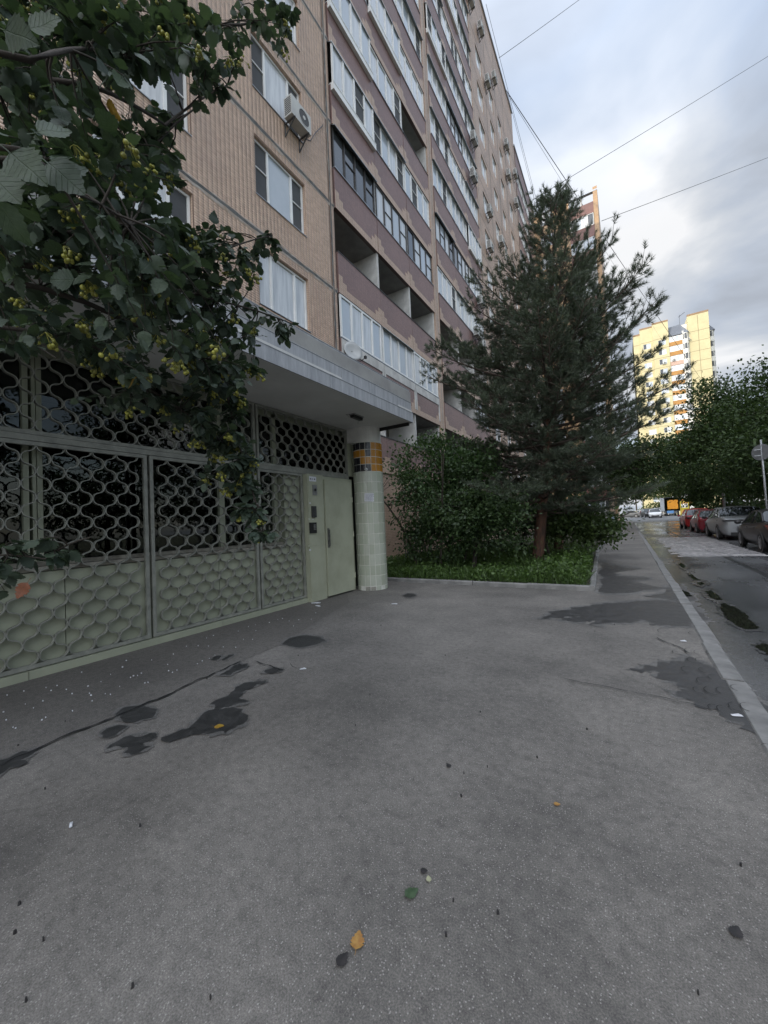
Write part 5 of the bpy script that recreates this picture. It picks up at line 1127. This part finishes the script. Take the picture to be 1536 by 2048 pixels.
# profiles: stations along the car (x from rear to front) with belt-line z, roof z (None outside the cabin), half width
PROF = {
 'sedan': (4.5, [(-2.25, .80, None, .70), (-2.18, .93, None, .79), (-1.75, 1.0, None, .845), (-1.5, 1.0, 1.02, .86), (-.85, .96, 1.39, .875), (-.3, .93, 1.455, .88), (.25, .92, 1.44, .88), (.5, .91, 1.36, .88), (1.15, .9, .93, .875), (1.5, .86, None, .87), (1.95, .77, None, .83), (2.2, .64, None, .72), (2.25, .5, None, .62)], 1.34, -1.31, .315),
 'hatch': (4.0, [(-2.0, .78, None, .72), (-1.96, .95, None, .79), (-1.86, 1.0, 1.02, .82), (-1.45, .99, 1.42, .84), (-.8, .95, 1.49, .86), (-.2, .92, 1.5, .86), (.35, .91, 1.44, .86), (1.1, .9, .93, .855), (1.45, .86, None, .845), (1.75, .76, None, .8), (1.96, .62, None, .7), (2.0, .48, None, .6)], 1.25, -1.24, .31),
 'suv': (4.4, [(-2.2, .85, None, .76), (-2.16, 1.05, None, .84), (-2.06, 1.1, 1.12, .87), (-1.75, 1.1, 1.58, .89), (-.9, 1.06, 1.67, .9), (-.1, 1.04, 1.67, .9), (.35, 1.03, 1.6, .9), (1.0, 1.03, 1.06, .9), (1.4, 1.0, None, .89), (1.85, .92, None, .86), (2.15, .75, None, .76), (2.2, .55, None, .68)], 1.32, -1.33, .35)}
def car(name, label, kind, pm, loc, rz, sc=1.0, group='cars parked along the street', lowtrim=True, sed_tail='corner'):
    L_, st, xf, xr, wr = PROF[kind]; t = thing(name, label, 'car', loc, rz, group); t.scale = (sc,)*3
    def ring(s):
        x, zb, zr, w = s; cab = zr is not None; e = .04 if not cab else .0
        p = [(w*.86, .22), (w*.97, .34), (w, .56), (w*.99, zb-.09), (w*.94, zb)]
        if cab: h = zr-zb; wt = w*(.94-.2*min(1, h/.5)); p += [(wt, zr-.07*min(1, h/.3)), (wt*.82, zr-.012), (0, zr+.012)]
        else: p += [(w*.8, zb+.018), (w*.45, zb+.03), (0, zb+.038)]
        return [(x, y, z) for y, z in p]
    # finer stations by interpolation so that the skin is round
    R0 = [ring(s) for s in st]; cab = [s[2] is not None for s in st]; body, side, side2, front, rear = MB(), MB(), MB(), MB(), MB()
    i0, i1 = cab.index(True), len(cab)-1-cab[::-1].index(True)
    for sg in (1, -1):
        for i in range(len(st)-1):
            for j in range(7):
                q = [R0[i][j], R0[i+1][j], R0[i+1][j+1], R0[i][j+1]]; q = [(x, y*sg, z) for x, y, z in q]
                if sg < 0: q = q[::-1]
                tgt = body
                if j == 4 and i0 <= i < i1: tgt = side if sg > 0 else side2
                elif j > 4 and i == i0: tgt = rear
                elif j > 4 and i == i1-1: tgt = front
                if tgt is body: body.quad(*q)
                else: tgt.quad(*q)
        # closed ends
    for R1, fl in ((R0[0], 1), (R0[-1], -1)):
        for j in range(7):
            a, b = R1[j], R1[j+1]; q = [(a[0], a[1], a[2]), (b[0], b[1], b[2]), (b[0], -b[1], b[2]), (a[0], -a[1], a[2])]; body.quad(*(q if fl > 0 else q[::-1]))
    def skin(mb, nm, m, parent=t, sub=1, solid=0):
        o = mb.obj(nm, m, parent, smooth=True)
        w_ = o.modifiers.new('w', 'WELD'); w_.merge_threshold = .002
        if sub: s_ = o.modifiers.new('s', 'SUBSURF'); s_.levels = s_.render_levels = sub
        return o
    b_ = skin(body, 'body', pm, sub=2)
    for q, nm in ((side, 'side_window'), (side2, 'side_window'), (front, 'windscreen'), (rear, 'rear_window')):
        # glass sits in the openings of the body, carried a hair outwards
        o = skin(q, nm, M_CGLASS, sub=1); o.scale = (1.0, 1.002, 1.002)
    # pillars and roof rails over the side glass
    for sg in (1, -1):
        pl = MB()
        pl.tube([Vector((R0[i][5][0], R0[i][5][1]*sg, R0[i][5][2])) for i in range(i0, i1+1)], .032, 6); pl.obj('roof_rail', pm, t, smooth=True)
        fx = -.28; i = max(k for k in range(i0, i1) if st[k][0] <= fx); u = (fx-st[i][0])/(st[i+1][0]-st[i][0]); a = Vector(R0[i][4]).lerp(Vector(R0[i+1][4]), u); b = Vector(R0[i][5]).lerp(Vector(R0[i+1][5]), u); a.y *= sg; b.y *= sg
        pl = MB(); pl.tube([a, b], .03, 6); pl.obj('pillar', pm, t, smooth=True)
        ch = MB(); ch.tube([Vector((R0[i][4][0], (R0[i][4][1]+.008)*sg, R0[i][4][2])) for i in range(i0, i1+1)], .012, 5); ch.obj('belt_trim', M_CHROME if sed_tail == 'bar' else M_TRIM, t)
    for x in (xf, xr):
        for sg in (1, -1):
            y = (np.interp(x, [s[0] for s in st], [s[3] for s in st]))
            mb = MB(); mb.lathe([(wr+.055, -.02), (wr+.055, .006), (wr-.02, .004)], 24, 'y', (x, 0, wr)); mb.v = [(v[0], (v[1]+y-.0)*sg, v[2]) for v in mb.v]; mb.obj('wheel_arch', M_TRIM, t)
            mb = MB(); mb.lathe([(.0005, -.16), (wr-.03, -.17), (wr, -.14), (wr, -.02), (wr-.03, .012), (wr-.085, .016), (wr-.09, .0)], 28, 'y', (x, 0, wr)); mb.v = [(v[0], (v[1]+y)*sg, v[2]) for v in mb.v]; wh = mb.obj('wheel', M_TYRE, t, smooth=True)
            mb = MB(); mb.lathe([(wr-.088, .004), (wr-.1, .012), (wr-.12, -.02), (.07, -.01), (.05, .012), (.0005, .014)], 20, 'y', (x, 0, wr))
            for k in range(5): a = 2*math.pi*k/5; c_, s_ = math.cos(a), math.sin(a); r1, r2 = .05, wr-.1; mb.add([(x+r1*c_-.03*s_, .012, wr+r1*s_+.03*c_), (x+r1*c_+.03*s_, .012, wr+r1*s_-.03*c_), (x+r2*c_+.022*s_, .006, wr+r2*s_-.022*c_), (x+r2*c_-.022*s_, .006, wr+r2*s_+.022*c_)], [(0, 1, 2, 3), (3, 2, 1, 0)])
            mb.v = [(v[0], (v[1]+y)*sg, v[2]) for v in mb.v]; mb.obj('rim', M_RIM, wh)
    zt = st[1][1]; W_ = st[1][3]; xr_ = st[0][0]
    for sg in (1, -1):
        mb = MB()
        if kind == 'sedan' and sed_tail == 'bar': mb.box(xr_-.012, xr_+.25, sg*W_*.0+(0 if sg > 0 else -W_*1.0), sg*W_*.0+(W_*1.0 if sg > 0 else 0), zt-.13, zt-.06)
        elif kind == 'sedan': mb.add([(xr_-.01, sg*W_*.45, zt-.05), (xr_+.02, sg*W_*1.0, zt-.03), (xr_+.42, sg*(W_+.065), zt-.01), (xr_+.06, sg*(W_+.02), zt-.24), (xr_-.01, sg*W_*.5, zt-.22), (xr_+.2, sg*W_*.5, zt-.1)], [(0, 1, 3, 4), (1, 2, 3), (0, 5, 2, 1), (4, 3, 5), (3, 2, 5), (0, 4, 5)])
        else: mb.add([(xr_+.3, sg*(W_+.012), zt+.32), (xr_+.0, sg*(W_*.99), zt+.02), (xr_-.012, sg*W_*.72, zt-.1), (xr_-.012, sg*W_*.8, zt-.26), (xr_+.1, sg*(W_+.035), zt-.22), (xr_+.36, sg*(W_+.04), zt+.05), (xr_+.3, sg*W_*.7, zt)], [(0, 1, 4, 5), (1, 2, 3, 4), (0, 5, 6), (5, 4, 6), (4, 3, 6), (3, 2, 6), (2, 1, 6), (1, 0, 6)])
        mb.obj('tail_light', M_TAIL if sed_tail != 'bar' else M_TRIM, t)
        xf_ = st[-2][0]; mb = MB(); w2 = st[-3][3]; zf = st[-3][1]; mb.add([(xf_+.0, sg*w2*.55, zf-.16), (xf_-.02, sg*w2*.9, zf-.1), (xf_-.35, sg*(w2+.03), zf+.0), (xf_-.12, sg*(w2+.0), zf-.2), (xf_+.02, sg*w2*.6, zf-.24), (xf_-.3, sg*w2*.6, zf-.1)], [(0, 1, 3, 4), (1, 2, 3), (0, 5, 2, 1), (4, 3, 5), (3, 2, 5), (0, 4, 5)]); mb.obj('headlight', M_HEAD, t)
        mb = MB(); mx_ = st[i1][0]-.12; mw = st[i1][3]; mz = st[i1][1]+.06; mb.ball((0, 0, 0), .1, 10, 6); mb.v = [(mx_+v[0]*.7, sg*(mw+.1)+v[1]*1.1, mz+v[2]*.75) for v in mb.v]; mb.tube([(mx_, sg*(mw-.05), mz-.06), (mx_, sg*(mw+.06), mz-.03)], .02, 6); mb.obj('wing_mirror', M_TRIM if kind != 'suv' else pm, t, smooth=True)
        for x in (.28, -.68): mb = MB(); zz = .72; yy = np.interp(x, [s[0] for s in st], [s[3] for s in st]); mb.box(x-.09, x+.09, sg*(yy+.004)-.012, sg*(yy+.004)+.012, zz+.06, zz+.085); mb.obj('door_handle', pm, t)
        mb = MB()
        for x in (1.02, -.28, -1.12):
            yy = np.interp(x, [s[0] for s in st], [s[3] for s in st]); mb.box(x-.004, x+.004, sg*(yy-.03)-.008, sg*(yy+.0)+.004, .3, .56)
    mb = MB(); mb.box(xr_-.012, xr_+.05, -W_*.72, W_*.72, .2, .34); mb.obj('bumper_trim', M_TRIM, t); mb = MB(); mb.box(st[-1][0]-.08, st[-1][0]+.012, -st[-1][3]*.85, st[-1][3]*.85, .24, .42); mb.obj('grille_trim', M_TRIM, t)
    mb = MB(); mb.box(xr_-.016, xr_+.02, -.26, .26, .56 if kind == 'sedan' else .62, .67 if kind == 'sedan' else .73); mb.obj('rear_plate', M_PLATE, t)
    mb = MB(); mb.box(st[-1][0]-.02, st[-1][0]+.016, -.26, .26, .4, .5); mb.obj('front_plate', M_PLATE, t)
    mb = MB(); mb.box(xr_+.3, st[-1][0]-.3, -.7, .7, .14, .3); mb.obj('underbody', M_TRIM, t)
    return t
RZ = -.12
P_BLK = paint('paint_black', (.012, .012, .013)); P_SIL = paint('paint_silver', (.33, .34, .35), (.28, .29, .3), .5); P_DRED = paint('paint_dark_red', (.2, .014, .024)); P_RED = paint('paint_red', (.46, .02, .02)); P_WHT = paint('paint_white', (.66, .66, .65)); P_GRY = paint('paint_grey', (.13, .135, .14))
car('parked_car', 'black sedan parked nearest at the right edge', 'sedan', P_BLK, (4.52, 18.8, RZ), R(90), .98)
car('parked_car', 'silver sedan parked ahead of the black one', 'sedan', P_SIL, (4.6, 26.0, RZ), R(90), 1.1, sed_tail='bar')
car('parked_car', 'dark red hatchback parked ahead of the silver sedan', 'hatch', P_DRED, (4.5, 32.7, RZ), R(90))
car('parked_car', 'bright red crossover, farthest of the four in the parked row', 'suv', P_RED, (4.65, 40.3, RZ), R(90), .97)
def far_car(lb, kind, pm, px, py, Y, rz, sc=1): p = atY(px, py, Y); return car('parked_car', lb, kind, pm, (p.x, Y, gz(Y)+RZ+.008), rz, sc, 'cars in the far lot')
far_car('white hatchback facing the viewer far down the street', 'hatch', P_WHT, 1310, 1030, 80, R(-92), 1.05)
far_car('black crossover behind the white hatchback', 'suv', P_BLK, 1297, 1030, 86, R(-80))
far_car('white sedan standing side on in the far lot, left one', 'sedan', P_WHT, 1281, 1026, 96, R(150))
far_car('grey sedan at the far left of the lot under the trees', 'sedan', P_GRY, 1258, 1026, 92, R(170))
far_car('white crossover in the far lot left of the truck', 'suv', P_WHT, 1317, 1024, 104, R(150), 1.1)
far_car('silver hatchback beside the truck in the far lot', 'hatch', P_SIL, 1338, 1024, 110, R(95))
# box truck with its back open
p = atY(1346, 1028, 92); TK = thing('box_truck', 'dark box truck with open back and orange load at the far lot', 'truck', (p.x, 92, gz(92)+RZ+.008), 0)
mb = MB(); mb.box(-1.25, -1.19, 0, 5, 1.0, 3.6); mb.box(1.19, 1.25, 0, 5, 1.0, 3.6); mb.box(-1.25, 1.25, 0, 5, 3.55, 3.62); mb.box(-1.25, 1.25, 4.95, 5.0, 1, 3.55); mb.box(-1.25, 1.25, 0, 5, .9, 1.0); mb.obj('box_body', mat('truck_grey', (.06, .065, .07), (.09, .095, .1), scale=2, rough=.6), TK)
mb = MB(); mb.box(-.75, .9, .3, 1.6, 1.35, 3.1); mb.obj('load', mat('orange_load', (.75, .30, .015), (.62, .24, .012), scale=2, rough=.6), TK)
mb = MB(); mb.box(-1.9, -1.28, -.1, .0, 1.0, 3.55); mb.obj('rear_door', mat('truck_door', (.38, .39, .4), (.3, .31, .32), scale=2, rough=.5), TK)
mb = MB(); mb.box(-.9, .15, -.06, .0, .55, 1.05); mb.obj('blue_panel', mat('blue_panel', (.14, .30, .55), (.11, .25, .47), scale=3, rough=.5), TK)
mb = MB(); mb.box(-1.1, 1.1, 5.1, 6.8, .5, 2.6); mb.obj('cab', P_WHT, TK)
for x in (-1.0, .76):
    for y in (.9, 5.6): mb = MB(); mb.lathe([(.0005, 0), (.46, 0), (.48, .03), (.48, .21), (.46, .24), (.0005, .24)], 18, 'x', (x, y, .48)); mb.obj('wheel', M_TYRE, TK, smooth=True)
p = atY(1362, 1026, 84); yp = thing('play_frame', 'yellow metal frame standing beside the truck', 'frame', (p.x, 84, gz(84)+RZ+.008))
for x in (0, 1.1): mb = MB(); mb.box(x-.07, x+.07, -.07, .07, 0, 2.4); mb.obj('post', mat('yellow_paint', (.55, .42, .03), (.48, .36, .03), scale=3, rough=.5), yp)
mb = MB(); mb.box(-.07, 1.17, -.06, .06, 2.41, 2.55); mb.box(.08, 1.02, -.04, .04, 1.0, 1.5); mb.obj('crossbar', MATS['yellow_paint'], yp)

# ------------------------------------------------------------------ street furniture and wires
p = atY(1436, 840, 40); sl = thing('street_lamp', 'tall grey street lamp with a curved arm among the trees', 'street lamp', (p.x, 40, .0)); sl.scale = (.82,)*3
M_GALV = mat('galvanised', (.36, .37, .38), (.28, .29, .3), scale=5, rough=.5, metal=.5)
mb = MB(); mb.tube([(0, 0, -.1), (0, 0, 5), (0, 0, 10.3)], [.12, .1, .08], 10); mb.obj('pole', M_GALV, sl, smooth=True)
mb = MB(); mb.tube([(0, 0, 10.2), (-.05, 0, 10.9), (-.35, 0, 11.35), (-.9, 0, 11.5), (-1.4, 0, 11.6)], .06, 8); mb.obj('arm', M_GALV, sl, smooth=True)
mb = MB(); mb.prism([(-2.5, 11.72), (-1.3, 11.52), (-1.2, 11.66), (-2.4, 11.9)], 'y', -.18, .18); mb.obj('lamp_head', mat('lamp_white', (.7, .7, .7), (.6, .6, .6), scale=4, rough=.4), sl)
mb = MB(); mb.box(.15, .55, -.03, .03, 10.0, 11.3); mb.obj('plate', mat('pale_plate', (.5, .5, .5), (.42, .42, .42), scale=4, rough=.5), sl)
p = atY(1522, 905, 20); rs_ = thing('road_sign', 'round road sign seen from behind on a grey post at the right edge', 'road sign', (p.x+.06, 20, 0)); rs_.scale = (.85, .85, .87)
mb = MB(); mb.tube([(0, 0, -.1), (-.03, 0, 2.4), (-.05, 0, 4.5)], .038, 8); mb.obj('post', M_GALV, rs_, smooth=True)
mb = MB(); mb.lathe([(.0005, -.06), (.345, -.06), (.35, -.05), (.35, -.04), (.0005, -.04)], 28, 'y', (-.05, 0, 3.95)); mb.obj('disc', mat('sign_back', (.17, .175, .18), (.13, .135, .14), scale=4, rough=.6), rs_).rotation_euler = (0, 0, R(-38))
mb = MB(); mb.box(-.3, .2, -.035, -.02, 3.8, 3.83); mb.box(-.3, .2, -.035, -.02, 4.06, 4.09); mb.obj('bracket', M_GALV, rs_)
gp = thing('gate_post', 'pale post with blue foot at the pavement edge by the wing', 'post', (-1.35, 49.0, gz(49)))
mb = MB(); mb.box(-.25, .25, -.25, .25, 1.2, 3.2); mb.obj('upper', mat('pink_plaster', (.5, .36, .27), (.42, .3, .23), scale=3, rough=.85), gp); mb = MB(); mb.box(-.27, .27, -.27, .27, -.1, 1.2); mb.obj('foot', mat('blue_grey_paint', (.25, .31, .37), (.2, .25, .3), scale=3, rough=.7), gp)
p = gnd(788, 1135); fe = thing('low_fence', 'low grey railing by the wall behind the tiled pillar', 'fence', (-6.3, 11.2, .05), R(90))
M_FN = mat('fence_paint', (.12, .13, .13), (.09, .095, .1), scale=6, rough=.6)
for k in range(14): mb = MB(); mb.box(k*.14-.012, k*.14+.012, -.012, .012, 0, 1.0); mb.obj('bar', M_FN, fe)
mb = MB(); mb.box(-.05, 1.9, -.02, .02, 1.0, 1.04); mb.box(-.05, 1.9, -.02, .02, .12, .16); mb.obj('rail', M_FN, fe)
M_WIRE = mat('cable_black', (.02, .02, .022), (.03, .03, .03), scale=5, rough=.6)
def wire(lb, a, b, r_=.022, sag=.3):
    a, b = Vector(a), Vector(b); m_ = a.lerp(b, .5)-Vector((0, 0, sag)); mb = MB(); mb.tube(bez(a, m_, b, 10), r_, 5, False); return tag(mb.obj('overhead_cable', M_WIRE), lb, 'cable', 'cables overhead')
def roof_pt(x, y): return facade(x, y)
wire('short cable leaving the roof edge near the top of the photo', roof_pt(998, 118)+Vector((0, 0, .1)), at(1300, -108, 55))
wire('long cable crossing the sky from the pine top to the right edge', at(1065, 400, 40), at(1700, 10, 60), .026)
wire('cable from the wing roof to the right edge', Vector((-1.0, 50.9, 38.0)) if False else atY(1203, 442, 50.8), at(1700, 250, 85), .03)
wire('long cable descending from the roof corner to the yellow tower', roof_pt(1012, 180), atY(1412, 772, 134), .035, .8)
wire('thin cable beside the one descending to the tower', roof_pt(1014, 186), atY(1330, 690, 134), .016, .4)
wire('cable skimming the roof edge down to the wing', roof_pt(972, 8), atY(1078, 420, 50.8), .016, .3)
wire('second cable skimming the roof edge to the wing', roof_pt(1016, 190), atY(1070, 400, 50.8), .014, .3)
# ------------------------------------------------------------------ litter and fallen leaves
def ground_leaf(lb, px, py, sz, rot, me_mat, sh=0, nm='fallen_leaf'):
    p = gnd(px, py); q = MB(); q.v = [(x*sz-.4*sz, y*sz*1.05, abs(z)*sz*.5) for x, y, z in LSH[sh][0]]; q.f = LSH[sh][1]; o = q.obj(nm, me_mat, None, (p.x, p.y, .008), (0, 0, rot)); return tag(o, lb, 'leaf', 'fallen leaves on the forecourt')
M_GLEAF = mat('green_fallen_leaf', (.04, .075, .035), (.06, .1, .05), scale=30, rough=.5); M_OLEAF = mat('ochre_leaf', (.42, .25, .07), (.30, .14, .04), scale=40, rough=.6); M_DLEAF = mat('black_leaf', (.02, .02, .02), (.035, .03, .03), scale=30, rough=.7)
ground_leaf('green fallen leaf lying on the asphalt in the foreground', 821, 1791, .055, 1.0, M_GLEAF, 1)
ground_leaf('ochre fallen leaf, nearest bright one in the foreground', 715, 1889, .056, 2.0, M_OLEAF, 1)
ground_leaf('small yellow leaf lying on the large dark stain', 437, 1455, .07, .4, M_YLEAF, 0)
ground_leaf('blackened leaf below the ochre one', 683, 1926, .045, 1.4, M_DLEAF, 2)
ground_leaf('blackened leaf scrap above the green leaf', 847, 1745, .03, .3, M_DLEAF, 3)
ground_leaf('dark withered leaf scrap in the middle of the forecourt', 898, 1534, .035, 2.6, M_DLEAF, 2)
ground_leaf('tiny pale leaf beside the green one', 858, 1763, .025, 2.2, mat('pale_leaf', (.4, .4, .25), (.3, .3, .2), scale=30, rough=.6), 0)
ground_leaf('twiggy brown leaf scrap at the right', 1472, 1870, .045, 1.2, M_DLEAF, 0)
ground_leaf('small orange leaf chip on the right of the forecourt', 1113, 1611, .03, .2, M_OLEAF, 3)
def scrap(lb, px, py, w, l, rot, m=M_PAPER): p = gnd(px, py); mb = MB(); mb.box(-l/2, l/2, -w/2, w/2, 0, .004); mb.prism([(-l/2, .004), (l/2, .004), (l*.2, .012)], 'y', -w*.3, w*.3); return tag(mb.obj('paper_scrap', m, None, (p.x, p.y, .009), (0, 0, rot)), lb, 'litter', 'litter on the forecourt')
scrap('white paper scrap in front of the door jamb, left one', 632, 1207, .05, .16, .5); scrap('white paper scrap in front of the door jamb, right one', 636, 1213, .04, .12, -.3); scrap('white scrap on the asphalt before the pillar', 789, 1209, .03, .1, .2)
scrap('white cigarette end in the left foreground', 142, 1654, .012, .035, -.4); scrap('pale scrap by the crack at left', 606, 1340, .015, .06, .7); scrap('white scrap on the damp patch at the right', 1474, 1434, .02, .06, .3); scrap('small pale scrap near the crazed asphalt', 1367, 1284, .02, .05, .1)
mb = MB(); rr = random.Random(9)
for k in range(36):
    x, y = rr.uniform(0, 1536), 1230+rr.random()**1.3*800
    p = gnd(x, y)
    if p.x < -4.8 or p.x > .5: continue
    s_ = rr.uniform(.002, .006); a = rr.uniform(0, 3.14); mb.add([(p.x+s_*math.cos(a+t)*rr.uniform(.6, 1.5), p.y+s_*math.sin(a+t)*rr.uniform(.6, 1.2), z) for z in (.0, .013) for t in (0, 1.6, 3.1, 4.7)], [(4, 5, 6, 7), (0, 1, 5, 4), (1, 2, 6, 5), (2, 3, 7, 6), (3, 0, 4, 7)])
tag(mb.obj('grit', M_DLEAF), 'dark crumbs scattered over the asphalt', 'grit', kind='stuff')
mb = MB()
for k in range(70):
    t = rr.random(); x = rr.uniform(-20, 640); y = float(np.interp(x, [0, 640], [1480, 1235])-rr.random()**1.5*np.interp(x, [0, 640], [90, 30])); p = gnd(x, y)
    if p.x < -4.88: continue
    s_ = rr.uniform(.002, .007); a = rr.uniform(0, 3.14); mb.add([(p.x+s_*math.cos(a+t_)*rr.uniform(.6, 1.6), p.y+s_*math.sin(a+t_)*rr.uniform(.6, 1.2), z) for z in (.004, .012) for t_ in (0, 1.6, 3.1, 4.7)], [(4, 5, 6, 7), (0, 1, 5, 4), (1, 2, 6, 5), (2, 3, 7, 6), (3, 0, 4, 7)])
tag(mb.obj('paint_flakes', M_PAPER), 'pale flakes scattered along the foot of the grille', 'flakes', kind='stuff')
